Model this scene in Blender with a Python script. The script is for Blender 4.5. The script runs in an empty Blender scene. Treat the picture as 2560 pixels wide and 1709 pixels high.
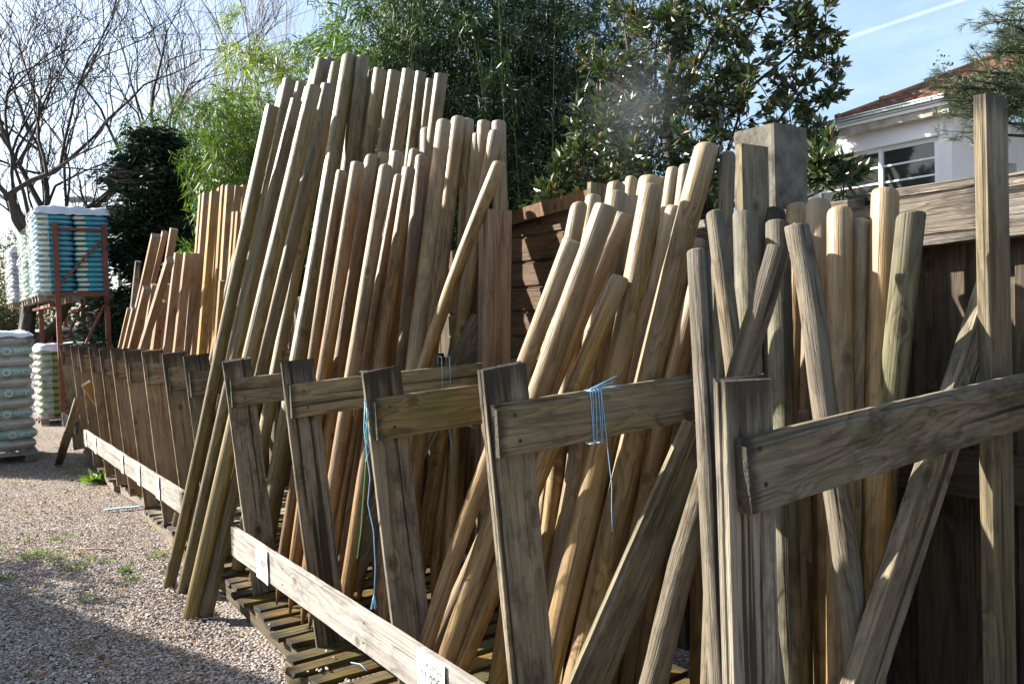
import bpy, math, random
import numpy as np
from mathutils import Vector, Matrix, noise as mnoise
from math import sin, cos, radians, pi, atan, tan, sqrt
random.seed(7); rng = np.random.default_rng(7)
SC = bpy.context.scene; COL = SC.collection

# ------------------------------------------------------------------ camera model / survey frame
FP = 2075.6; PITCH = .0278; ROLL = .03; EYE = 1.5            # photo pixels 2560x1709
A = radians(34.8); UX, UY = -sin(A), cos(A); VX, VY = cos(A), sin(A)   # s runs along the rack, t from the aisle to the fence
def ray(x, y):
    X = (x - 1280) / FP; Y = -(y - 854.5) / FP
    h = X*cos(ROLL) + Y*sin(ROLL); v = -X*sin(ROLL) + Y*cos(ROLL)
    return Vector((h, cos(PITCH) + v*sin(PITCH), -sin(PITCH) + v*cos(PITCH)))
EYEV = Vector((0, 0, EYE))
def W(s, t, z=0): return Vector((s*UX + t*VX, s*UY + t*VY, z))
def ST(p): return (p.x*UX + p.y*UY, p.x*VX + p.y*VY, p.z)
def on_t(x, y, t):
    d = ray(x, y); return EYEV + d * (t / (d.x*VX + d.y*VY))
def on_s(x, y, s):
    d = ray(x, y); return EYEV + d * (s / (d.x*UX + d.y*UY))
def on_y(x, y, Y):
    d = ray(x, y); return EYEV + d * (Y / d.y)
def on_z(x, y, z):
    d = ray(x, y); return EYEV + d * ((z - EYE) / d.z)
def foot(a, b, t, z):
    """point at rack depth t and height z in the vertical-ish plane seen through survey points a and b"""
    n = ray(*a).cross(ray(*b)); c = W(0, t, z) - EYEV; u = Vector((UX, UY, 0))
    return W(0, t, z) + u * (-c.dot(n) / u.dot(n))
TILE = {'A': (400,100,1.844), 'B': (1200,400,2.413), 'C': (1700,400,2.413), 'D': (1000,850,1.8256), 'E': (1700,900,1.938),
        'G': (400,850,1.825), 'H': (0,450,2.852), 'I': (0,900,1.9375), 'J': (1300,0,1.864), 'a': (400,800,3.92), 'b': (400,1150,3.92),
        'c': (600,100,3.92), 'd': (500,450,3.92), 'e': (850,100,3.484), 'g': (750,500,3.484), 'h': (750,900,3.136), 'i': (440,420,5.227), 'S': (0,0,1)}
def tl(k, x, y): T = TILE[k]; return (T[0] + x/T[2], T[1] + y/T[2])

# ------------------------------------------------------------------ object helpers
def mesh_obj(name, verts, faces, mats, parent=None, midx=None, smooth=True, loc=None):
    me = bpy.data.meshes.new(name); me.from_pydata([tuple(v) for v in verts], [], faces)
    for m in (mats if isinstance(mats, (list, tuple)) else [mats]): me.materials.append(m)
    if midx: me.polygons.foreach_set('material_index', midx)
    me.polygons.foreach_set('use_smooth', [smooth]*len(me.polygons)); me.update()
    o = bpy.data.objects.new(name, me); COL.objects.link(o)
    if parent: o.parent = parent
    if loc is not None: o.location = loc
    return o
def set_wear(o, vals):
    a = o.data.attributes.new('wear', 'FLOAT', 'POINT'); a.data.foreach_set('value', vals)
def np_obj(name, V, F, mat, parent=None, smooth=False):
    """V (n,3) array, F (m,k) array of equal sized faces"""
    me = bpy.data.meshes.new(name); m, k = F.shape
    me.vertices.add(len(V)); me.vertices.foreach_set('co', V.astype(np.float32).ravel())
    me.loops.add(m*k); me.loops.foreach_set('vertex_index', F.astype(np.int32).ravel())
    me.polygons.add(m); me.polygons.foreach_set('loop_start', np.arange(0, m*k, k, dtype=np.int32))
    try: me.polygons.foreach_set('loop_total', np.full(m, k, dtype=np.int32))
    except Exception: pass
    me.materials.append(mat); me.polygons.foreach_set('use_smooth', [smooth]*m)
    me.update(calc_edges=True); me.validate()
    o = bpy.data.objects.new(name, me); COL.objects.link(o)
    if parent: o.parent = parent
    return o
def thing(name, label, cat, loc=(0,0,0), group=None, rot=None):
    o = bpy.data.objects.new(name, None); COL.objects.link(o); o.location = loc; o.empty_display_size = .1
    if rot: o.rotation_euler = rot
    tag(o, label, cat, group); return o
def tag(o, label=None, cat=None, group=None, kind=None):
    if label: o['label'] = label
    if cat: o['category'] = cat
    if group: o['group'] = group
    if kind: o['kind'] = kind
    return o
class MB:
    def __init__(s): s.v = []; s.f = []; s.m = []
    def add(s, V, F, mi=0):
        b = len(s.v); s.v += [tuple(p) for p in V]; s.f += [tuple(i + b for i in f) for f in F]; s.m += [mi]*len(F)
    def box(s, c, d, R=None, mi=0):
        V = [Vector((x*d[0]/2, y*d[1]/2, z*d[2]/2)) for x in (-1,1) for y in (-1,1) for z in (-1,1)]
        V = [(R @ v if R else v) + Vector(c) for v in V]
        s.add(V, [(0,1,3,2),(4,6,7,5),(0,4,5,1),(2,3,7,6),(0,2,6,4),(1,5,7,3)], mi)
    def tube(s, pts, rad, n=6, mi=0, cap=True):
        pts = [Vector(p) for p in pts]; rs = rad if isinstance(rad, (list, tuple)) else [rad]*len(pts)
        V = []; F = []
        for i, p in enumerate(pts):
            d = (pts[min(i+1, len(pts)-1)] - pts[max(i-1, 0)]).normalized()
            x = d.cross(Vector((0.13,0.21,1))); x = x.normalized() if x.length > 1e-4 else Vector((1,0,0)); y = d.cross(x)
            V += [p + (x*cos(2*pi*j/n) + y*sin(2*pi*j/n))*rs[i] for j in range(n)]
        for i in range(len(pts)-1):
            F += [(i*n+j, i*n+(j+1)%n, (i+1)*n+(j+1)%n, (i+1)*n+j) for j in range(n)]
        if cap: F += [tuple(range(n))[::-1], tuple((len(pts)-1)*n+j for j in range(n))]
        s.add(V, F, mi)
    def build(s, name, mats, parent=None, smooth=False, loc=None): return mesh_obj(name, s.v, s.f, mats, parent, s.m, smooth, loc)
def frame_R(axis, face):
    """columns: X width, Y face normal, Z axis"""
    z = Vector(axis).normalized(); y = Vector(face); y = (y - z*y.dot(z)).normalized(); x = y.cross(z)
    return Matrix((x, y, z)).transposed()
RST = Matrix(((UX, VX, 0), (UY, VY, 0), (0, 0, 1)))      # local x = s, y = t  (left-handed flip handled by symmetric shapes)

# ------------------------------------------------------------------ materials
def newmat(name):
    m = bpy.data.materials.new(name); m.use_nodes = True; nt = m.node_tree; nt.nodes.clear()
    return m, nt, nt.nodes, nt.links
class N:
    def __init__(s, name):
        s.mat, s.nt, s.n, s.l = newmat(name); s.out = s.n.new('ShaderNodeOutputMaterial')
    def node(s, t, **k):
        n = s.n.new(t)
        for a, b in k.items():
            if a == 'ins':
                for i, v in b.items():
                    if hasattr(v, 'is_output') or isinstance(v, bpy.types.NodeSocket): s.l.new(v, n.inputs[i])
                    else: n.inputs[i].default_value = v
            else: setattr(n, a, b)
        return n
    def coord(s, which='Object'): return s.node('ShaderNodeTexCoord').outputs[which]
    def mapping(s, vec, scale=(1,1,1), rot=(0,0,0), loc=(0,0,0)):
        return s.node('ShaderNodeMapping', ins={'Vector': vec, 'Scale': scale, 'Rotation': rot, 'Location': loc}).outputs[0]
    def noise(s, vec, scale, detail=3, rough=.5, dist=0, w=None):
        n = s.node('ShaderNodeTexNoise', noise_dimensions='4D' if w is not None else '3D', ins={'Vector': vec, 'Scale': scale, 'Detail': detail, 'Roughness': rough, 'Distortion': dist})
        if w is not None: s.l.new(w, n.inputs['W'])
        return n.outputs[0]
    def math(s, op, a, b=0., c=0., clamp=False):
        n = s.node('ShaderNodeMath', operation=op, use_clamp=clamp, ins={0: a, 1: b, 2: c}); return n.outputs[0]
    def ramp(s, f, stops, interp='LINEAR'):
        n = s.node('ShaderNodeValToRGB', ins={0: f}); cr = n.color_ramp; cr.interpolation = interp
        while len(cr.elements) < len(stops): cr.elements.new(.5)
        for e, (p, c) in zip(cr.elements, stops):
            e.position = p; e.color = (c, c, c, 1) if isinstance(c, (int, float)) else (*c, 1)
        return n.outputs[0]
    def mix(s, f, a, b, mode='MIX'):
        n = s.node('ShaderNodeMix', data_type='RGBA', blend_type=mode)
        for i, v in ((0, f), (6, a), (7, b)):
            if isinstance(v, bpy.types.NodeSocket): s.l.new(v, n.inputs[i])
            elif isinstance(v, (int, float)): n.inputs[i].default_value = v
            else: n.inputs[i].default_value = (*v, 1)
        return n.outputs[2]
    def bump(s, h, strength=.3, dist=.01): return s.node('ShaderNodeBump', ins={'Height': h, 'Strength': strength, 'Distance': dist}).outputs[0]
    def finish(s, color, rough=.8, normal=None, spec=.3, **kw):
        b = s.n.new('ShaderNodeBsdfPrincipled')
        for k, v in (('Base Color', color), ('Roughness', rough), ('Normal', normal), ('Specular IOR Level', spec)) + tuple(kw.items()):
            if v is None: continue
            if isinstance(v, bpy.types.NodeSocket): s.l.new(v, b.inputs[k])
            elif isinstance(v, tuple) and len(v) == 3: b.inputs[k].default_value = (*v, 1)
            else: b.inputs[k].default_value = v
        s.bsdf = b; s.l.new(b.outputs[0], s.out.inputs[0]); return s.mat

def wood(name, light, dark, grey=(.3,.28,.25), greyamt=.3, rings=11, moss=0., crack=.3, rough=.75, stain=.35, var=.22, knots=True, rough_bump=.35, gscale=1.0, spec=.25, wearc=(.03,.026,.02), wearamt=.85):
    n = N(name); co = n.coord('Object'); rnd = n.node('ShaderNodeObjectInfo').outputs['Random']
    w = n.math('MULTIPLY', rnd, 87.)
    off = n.node('ShaderNodeCombineXYZ', ins={0: w, 1: n.math('MULTIPLY', rnd, 31.), 2: n.math('MULTIPLY', rnd, 63.)}).outputs[0]
    vec = n.node('ShaderNodeVectorMath', operation='ADD', ins={0: co, 1: off}).outputs[0]
    # knots
    kd = n.node('ShaderNodeTexVoronoi', ins={'Vector': n.mapping(vec, (1,1,.8)), 'Scale': 6.0, 'Randomness': 1.}).outputs['Distance']
    kn = n.ramp(kd, [(0, 1.), (.08, .8), (.22, .15), (.34, 0.)])
    big = n.noise(n.mapping(vec, (7*gscale, 7*gscale, .95)), 1.0, 3, .5, .35)
    val = n.math('ADD', n.math('MULTIPLY', big, rings*1.35), n.math('MULTIPLY', kn, 1.6 if knots else 0.))
    fr = n.math('FRACT', val)
    ring = n.ramp(fr, [(0, .3), (.15, .0), (.70, .45), (.90, 1.), (1., .3)])
    fine = n.ramp(n.noise(n.mapping(vec, (150, 150, 4)), 1.0, 3, .7), [(.30, 0.), (.70, 1.)])
    mid = n.ramp(n.noise(n.mapping(vec, (30, 30, 1.3)), 1.0, 4, .65), [(.32, 0.), (.68, 1.)])
    g = n.math('ADD', n.math('MULTIPLY', ring, .48), n.math('ADD', n.math('MULTIPLY', fine, .34), n.math('MULTIPLY', mid, .40)), clamp=True)
    col = n.mix(n.ramp(g, [(.18, 0.), (.92, 1.)]), tuple(min(1, c*1.12) for c in light), tuple(c*.72 for c in dark))
    # grey weathering in long patches
    gr = n.ramp(n.noise(n.mapping(vec, (9, 9, .9)), 1.0, 4, .6), [(.42, 0.), (.60, 1.)])
    greyc = n.mix(fine, tuple(c*1.25 for c in grey), tuple(c*.62 for c in grey))
    col = n.mix(n.math('MULTIPLY', gr, greyamt), col, greyc)
    # stains
    st = n.ramp(n.noise(n.mapping(vec, (5, 5, 2.2)), 1.3, 5, .75), [(.50, 0.), (.64, 1.)])
    col = n.mix(n.math('MULTIPLY', st, stain), col, tuple(c*.38 for c in dark))
    if knots:
        kc = n.ramp(n.math('ADD', kd, n.math('MULTIPLY', mid, .02)), [(0, 1.), (.08, .9), (.12, .35), (.15, 0.)])
        col = n.mix(n.math('MULTIPLY', kc, .8), col, (dark[0]*.45, dark[1]*.36, dark[2]*.3))
    if moss:
        mo = n.ramp(n.noise(n.mapping(vec, (7, 7, 3.5)), 1.6, 4, .65), [(.47, 0.), (.66, 1.)])
        col = n.mix(n.math('MULTIPLY', mo, moss), col, (.10,.13,.03))
    ck = n.ramp(n.noise(n.mapping(vec, (38, 38, .55)), 1.0, 2, .5), [(.33, 1.), (.375, 0.)])
    col = n.mix(n.math('MULTIPLY', ck, crack), col, (.02,.015,.01))
    at_ = n.node('ShaderNodeAttribute', attribute_name='wear').outputs['Fac']
    wr = n.math('MULTIPLY', n.ramp(n.math('ADD', at_, n.math('MULTIPLY', n.math('SUBTRACT', mid, .5), .55)), [(.35, 0.), (.85, 1.)]), wearamt)
    wr = n.math('MULTIPLY', wr, n.math('GREATER_THAN', at_, .02)); col = n.mix(wr, col, wearc)
    ck2 = n.ramp(n.noise(n.mapping(vec, (85, 85, 1.6)), 1.0, 2, .5), [(.30, 1.), (.35, 0.)]); col = n.mix(n.math('MULTIPLY', ck2, crack*.8), col, (.02,.015,.01))
    hsv = n.node('ShaderNodeHueSaturation', ins={'Color': col, 'Saturation': n.math('ADD', n.math('MULTIPLY', rnd, .3), .98),
          'Value': n.math('ADD', n.math('MULTIPLY', n.math('FRACT', n.math('MULTIPLY', rnd, 7.13)), var*1.5), .77*(1-var))}).outputs[0]
    h = n.math('SUBTRACT', n.math('ADD', n.math('MULTIPLY', fine, .6), n.math('MULTIPLY', mid, .5)), n.math('MULTIPLY', ck, crack*2.2))
    return n.finish(hsv, rough, n.bump(h, rough_bump, .006), spec)

def endgrain(name, light, dark):
    n = N(name); co = n.coord('Object'); sp = n.node('ShaderNodeSeparateXYZ', ins={0: co}); r = n.math('SQRT', n.math('ADD', n.math('POWER', n.math('ADD', sp.outputs[0], .006), 2.), n.math('POWER', sp.outputs[1], 2.)))
    nz = n.noise(co, 30, 3, .6); w = n.math('SINE', n.math('ADD', n.math('MULTIPLY', r, 1100.), n.math('MULTIPLY', nz, 5.)))
    c = n.mix(n.ramp(w, [(.2, 0.), (.9, 1.)]), light, dark); c = n.mix(n.ramp(n.noise(co, 70, 4, .7), [(.5, 0.), (.7, .8)]), c, tuple(a*.4 for a in dark)); return n.finish(c, .9, n.bump(nz, .4, .005), .15)
M = {}
M['end'] = endgrain('end_grain', (.30,.22,.13), (.14,.095,.055)); M['end_old'] = endgrain('old_end_grain', (.15,.14,.11), (.05,.045,.035))
M['green_pole'] = wood('pressure_treated_wood', (.235,.185,.085), (.115,.08,.034), (.175,.14,.085), .45, 9, 0, .35, var=.18, rough=.5, spec=.5, stain=.5, wearc=(.2,.17,.12), wearamt=.5)
M['brown_pole'] = wood('brown_stake_wood', (.285,.175,.08), (.145,.08,.034), (.20,.135,.09), .45, 11, 0, .4, var=.2, rough=.55, spec=.4, stain=.5, wearc=(.32,.275,.20), wearamt=.5)
M['light_log'] = wood('pale_log_wood', (.345,.235,.105), (.165,.095,.036), (.30,.225,.155), .5, 12, 0, .45, var=.16, rough=.52, spec=.4, stain=.45, wearc=(.32,.275,.20), wearamt=.5)
M['grey_log'] = wood('old_log_wood', (.19,.155,.105), (.085,.062,.038), (.20,.175,.145), .6, 13, .15, 1., stain=.65, var=.2, rough_bump=.8, wearc=(.12,.11,.09), wearamt=.5)
M['oldgreen_log'] = wood('greenish_log_wood', (.19,.175,.12), (.10,.085,.052), (.18,.17,.14), .5, 10, .2, .6, stain=.75, var=.12, wearc=(.12,.11,.09), wearamt=.5)
M['square_wood'] = wood('square_timber_wood', (0.428,0.274,0.134), (0.290,0.172,0.078), (0.321,0.231,0.150), .25, 5, 0, .05, stain=.15, var=.12, wearc=(.2,.17,.12), wearamt=.5)
M['pink_wood'] = wood('faded_timber_wood', (.36,.235,.15), (.22,.13,.08), (.33,.26,.20), .5, 7, 0, .2, stain=.3, var=.16, wearc=(.32,.275,.20), wearamt=.5)
M['post_board'] = wood('weathered_post_wood', (.30,.25,.18), (.135,.108,.078), (.31,.28,.235), .75, 6, .12, .85, stain=.75, var=.14, rough_bump=.7)
M['far_post'] = wood('brown_post_wood', (.34,.26,.175), (.20,.145,.095), (.30,.26,.21), .55, 6, .03, .5, stain=.5, var=.18)
M['rail'] = wood('weathered_rail_wood', (.32,.26,.17), (.165,.128,.082), (.31,.275,.22), .6, 11, .2, .8, stain=.6, var=.15, rough_bump=.6)
M['mossy_rail'] = wood('mossy_rail_wood', (0.260,0.196,0.087), (0.145,0.105,0.044), (0.191,0.161,0.094), .3, 9, .55, .4, stain=.3, var=.08)
M['dark_rail'] = wood('dark_mossy_rail_wood', (.26,.215,.15), (.115,.09,.06), (.25,.225,.185), .6, 13, .35, .9, stain=.75, var=.05, rough_bump=.7)
M['pale_rail'] = wood('bleached_rail_wood', (.43,.39,.345), (.24,.215,.19), (.40,.375,.35), .6, 6, 0, .5, stain=.45, var=.05)
M['fence'] = wood('dark_fence_wood', (0.115,0.085,0.056), (0.054,0.039,0.025), (0.115,0.098,0.078), .6, 6, .12, .5, stain=.6, var=.25)
M['beam'] = wood('silvered_beam_wood', (.22,.185,.145), (.085,.07,.055), (.25,.225,.20), .7, 15, 0, 1., stain=.6, var=.1, rough_bump=1.)
M['cap_wood'] = wood('grey_plank_wood', (.27,.225,.15), (.15,.12,.08), (.26,.235,.19), .6, 8, .1, .6, stain=.5, var=.18)
M['panel'] = wood('brown_panel_wood', (.17,.095,.04), (.085,.045,.02), (.13,.10,.07), .3, 9, 0, .4, stain=.5, var=.2)
M['pallet'] = wood('rotten_pallet_wood', (0.183,0.116,0.053), (0.084,0.052,0.025), (0.130,0.113,0.075), .4, 6, .55, .6, stain=.6, var=.3, rough_bump=.7)
M['graypal'] = wood('grey_pallet_wood', (0.275,0.225,0.174), (0.153,0.120,0.087), (0.275,0.246,0.206), .7, 6, .1, .5, stain=.4, var=.2)
def simple(name, col, rough=.6, metal=0., ns=0, amt=.2, dark=None, bump=0, spec=.4):
    n = N(name)
    if ns:
        f = n.noise(n.coord(), ns, 5, .65); c = n.mix(n.ramp(f, [(.35, 0.), (.68, 1.)]), col, dark or tuple(a*(1-amt) for a in col))
        return n.finish(c, rough, n.bump(f, bump, .01) if bump else None, spec, Metallic=metal)
    return n.finish(col, rough, None, spec, Metallic=metal)
M['rust'] = simple('rusty_red_steel', (.22,.055,.03), .65, 0, 9, dark=(.09,.035,.025), bump=.2)
M['paper'] = simple('white_label_paper', (.62,.62,.62), .5)
M['ink'] = simple('dark_print', (.012,.012,.03), .6)
M['nail'] = simple('rusty_nail', (.05,.035,.03), .6, .5)
M['bluetwine'] = simple('blue_polypropylene_twine', (.16,.38,.62), .45, 0, 60, dark=(.3,.52,.72))
M['greentwine'] = simple('green_twine', (.05,.33,.17), .5)
M['concrete'] = simple('lichen_stained_concrete', (.16,.145,.115), .95, 0, 8, dark=(.035,.03,.022), bump=.9)
M['plaster'] = simple('white_render', (.78,.79,.81), .85, 0, 2.5, amt=.06)
M['greywall'] = simple('shade_grey_render', (.50,.51,.54), .85, 0, 3, amt=.1)  # grey puts the eave's shade into the upper wall's colour; ceiling shares it
M['white_paint'] = simple('white_window_paint', (.82,.84,.88), .4)
M['eave'] = simple('stained_eave_concrete', (.50,.47,.40), .9, 0, 9, dark=(.22,.2,.16), bump=.3)
M['gutter'] = simple('zinc_gutter', (.42,.50,.50), .35, .5, 5, amt=.25)
M['glass'] = simple('dark_window_glass', (.035,.04,.035), .06, 0, spec=.6)
M['room'] = simple('dim_room', (.16,.12,.08), .9)
M['lampgrey'] = simple('grey_lamp_metal', (.30,.31,.30), .5, .3)
M['bark'] = simple('grey_brown_bark', (.055,.045,.038), .9, 0, 14, dark=(.025,.02,.018), bump=.5)
M['palebark'] = simple('pale_twig_bark', (.34,.29,.25), .9, 0, 14, amt=.4)
M['culm'] = simple('bamboo_culm', (.16,.19,.06), .45, 0, 6, dark=(.08,.12,.03))
M['bag_pallet'] = simple('pallet_grey_wood', (.26,.21,.16), .85, 0, 12, dark=(.1,.08,.06))
def tile_mat():
    n = N('clay_roof_tiles'); co = n.coord()
    f = n.noise(co, 2.5, 5, .7); r = n.node('ShaderNodeNewGeometry').outputs['Random Per Island']
    c = n.mix(r, (.28,.095,.05), (.17,.07,.045)); c = n.mix(n.ramp(f, [(.4, 0.), (.62, 1.)]), c, (.09,.075,.055))
    return n.finish(c, .9, n.bump(f, .3, .02), .2)
M['tile'] = tile_mat()
M['ridge'] = simple('orange_ridge_tile', (.42,.16,.075), .85, 0, 5, amt=.3)
def leafmat(name, c1, c2, rough=.45, trans=.35, spec=.4, c3=None):
    n = N(name); r = n.node('ShaderNodeNewGeometry').outputs['Random Per Island']
    stops = [(0, c1), (.75, c2)] + ([(.9, c3)] if c3 else [])
    c = n.ramp(r, stops)
    b = n.n.new('ShaderNodeBsdfPrincipled'); n.l.new(c, b.inputs['Base Color']); b.inputs['Roughness'].default_value = rough; b.inputs['Specular IOR Level'].default_value = spec
    t = n.n.new('ShaderNodeBsdfTranslucent'); n.l.new(n.mix(1., c, (1.25,1.35,.6), 'MULTIPLY'), t.inputs[0])
    m = n.n.new('ShaderNodeMixShader'); m.inputs[0].default_value = trans
    n.l.new(b.outputs[0], m.inputs[1]); n.l.new(t.outputs[0], m.inputs[2]); n.l.new(m.outputs[0], n.out.inputs[0]); return n.mat
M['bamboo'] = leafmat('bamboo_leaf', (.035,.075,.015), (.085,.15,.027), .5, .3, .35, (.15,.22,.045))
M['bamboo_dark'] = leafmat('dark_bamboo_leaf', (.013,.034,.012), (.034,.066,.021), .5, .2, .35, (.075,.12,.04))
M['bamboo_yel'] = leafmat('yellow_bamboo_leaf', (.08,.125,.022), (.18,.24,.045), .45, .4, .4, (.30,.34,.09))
M['conifer'] = leafmat('dark_conifer_leaf', (.012,.026,.016), (.03,.052,.03), .6, .1, .25)
M['magnolia'] = leafmat('magnolia_leaf', (.024,.05,.015), (.055,.09,.024), .3, .12, .7, (.13,.09,.03))
M['pine'] = leafmat('pine_needle', (.03,.055,.025), (.075,.105,.05), .5, .1, .35)
M['weed'] = leafmat('weed_leaf', (.06,.115,.015), (.13,.21,.035), .5, .35)
M['ivy'] = leafmat('ivy_leaf', (.035,.045,.02), (.08,.085,.035), .5, .2)

# ------------------------------------------------------------------ ground
def ground_mat():
    n = N('gravel_ground'); co = n.coord()
    v = n.node('ShaderNodeTexVoronoi', ins={'Vector': co, 'Scale': 62.}); f = n.noise(co, 1.1, 5, .65); f2 = n.noise(co, 45, 3, .6)
    c = n.ramp(n.node('ShaderNodeSeparateColor', ins={0: v.outputs['Color']}).outputs[0], [(0, (.15,.125,.11)), (.5, (.26,.225,.20)), (1, (.38,.345,.32))])
    c = n.mix(n.ramp(v.outputs['Distance'], [(.35, 0.), (.75, .8)]), c, (.07,.055,.045))
    c = n.mix(n.ramp(f, [(.42, 0.), (.60, .75)]), c, n.mix(f2, (.17,.125,.09), (.30,.235,.19)))
    return n.finish(c, .95, n.bump(n.math('ADD', n.math('MULTIPLY', v.outputs['Distance'], -1.), f2), .8, .02), .15)
gm = ground_mat()
G = 80; xs = np.concatenate([np.linspace(-70, -7, 15)[:-1], np.linspace(-7, 7, 90), np.linspace(7, 70, 15)[1:]]); ys = np.concatenate([np.linspace(-20, 0, 6)[:-1], np.linspace(0, 14, 90), np.linspace(14, 120, 20)[1:]])
gv = [(x, y, .012*mnoise.noise(Vector((x*1.3, y*1.3, 0))) + .008*mnoise.noise(Vector((x*5, y*5, 3))) - .012) for y in ys for x in xs]; nx = len(xs)
gf = [(j*nx+i, j*nx+i+1, (j+1)*nx+i+1, (j+1)*nx+i) for j in range(len(ys)-1) for i in range(nx-1)]
tag(mesh_obj('ground', gv, gf, gm), 'gravel yard in front of the timber rack', None, None, 'structure')

def stone_mat():
    n = N('gravel_stone'); g = n.node('ShaderNodeNewGeometry'); r = g.outputs['Random Per Island']
    c = n.ramp(r, [(0, (.21,.175,.155)), (.35, (.31,.265,.245)), (.75, (.41,.37,.35)), (1, (.58,.55,.53))])
    big = n.noise(n.coord(), .9, 4, .6)
    c = n.mix(n.ramp(big, [(.4, 0.), (.62, .65)]), c, n.ramp(r, [(0, (.12,.09,.07)), (.6, (.23,.18,.145)), (1, (.36,.30,.26))]))
    return n.finish(c, .85, None, .25)
def stones(n, smin, smax, dens):
    oct_ = np.array([[1,0,0],[-1,0,0],[0,1,0],[0,-1,0],[0,0,1],[0,0,-1],[.7,.7,.1],[-.6,.7,-.1]])
    base = np.array([[1,0,0],[.45,.8,0],[-.5,.78,0],[-1,-.05,0],[-.4,-.85,0],[.5,-.8,0],[.1,.1,.8],[0,0,-.8]])
    F = np.array([[0,1,6],[1,2,6],[2,3,6],[3,4,6],[4,5,6],[5,0,6],[1,0,7],[2,1,7],[3,2,7],[4,3,7],[5,4,7],[0,5,7]])
    P = dens(n); n = len(P); sz = rng.uniform(smin, smax, n) * (1 + .0*P[:,0])
    V = base[None]*(1 + rng.uniform(-.28, .28, (n, 8, 3))); V *= np.stack([np.ones(n), rng.uniform(.55, 1, n), rng.uniform(.35, .7, n)], 1)[:,None,:]
    tilt = rng.normal(0, .35, n); ct, st_ = np.cos(tilt)[:,None], np.sin(tilt)[:,None]
    y, z = V[...,1]*ct - V[...,2]*st_, V[...,1]*st_ + V[...,2]*ct; V = np.stack([V[...,0], y, z], -1)
    a = rng.uniform(0, 2*pi, n); ca, sa = np.cos(a)[:,None], np.sin(a)[:,None]
    V = np.stack([V[...,0]*ca - V[...,1]*sa, V[...,0]*sa + V[...,1]*ca, V[...,2]], -1) * (sz*.5)[:,None,None]
    V[...,2] += rng.uniform(-.002, .008, n)[:,None]; V[...,:2] += P[:,None,:]
    return V.reshape(-1, 3), (F[None] + 8*np.arange(n)[:,None,None]).reshape(-1, 3)
def dens(n):
    # constant-ish density on screen: y from 2.2 to 15 with pdf ~ 1/y^2
    u = rng.uniform(0, 1, n); y = 1/(1/2.3 - u*(1/2.3 - 1/13.)); x = rng.uniform(-.68, .02, n)*y + rng.normal(0, .02, n)
    s = x*UX + y*UY; t = x*VX + y*VY; k = (t < 1.16 + np.clip((s - 4.6)*.06, 0, .28)); return np.stack([x, y], 1)[k]
V1, F1 = stones(150000, .008, .0205, dens); V2, F2 = stones(5000, .02, .036, dens)
tag(np_obj('gravel', np.concatenate([V1, V2]), np.concatenate([F1, F2 + len(V1)]), stone_mat()), 'pale angular gravel covering the yard', 'gravel', None, 'stuff')

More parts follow.
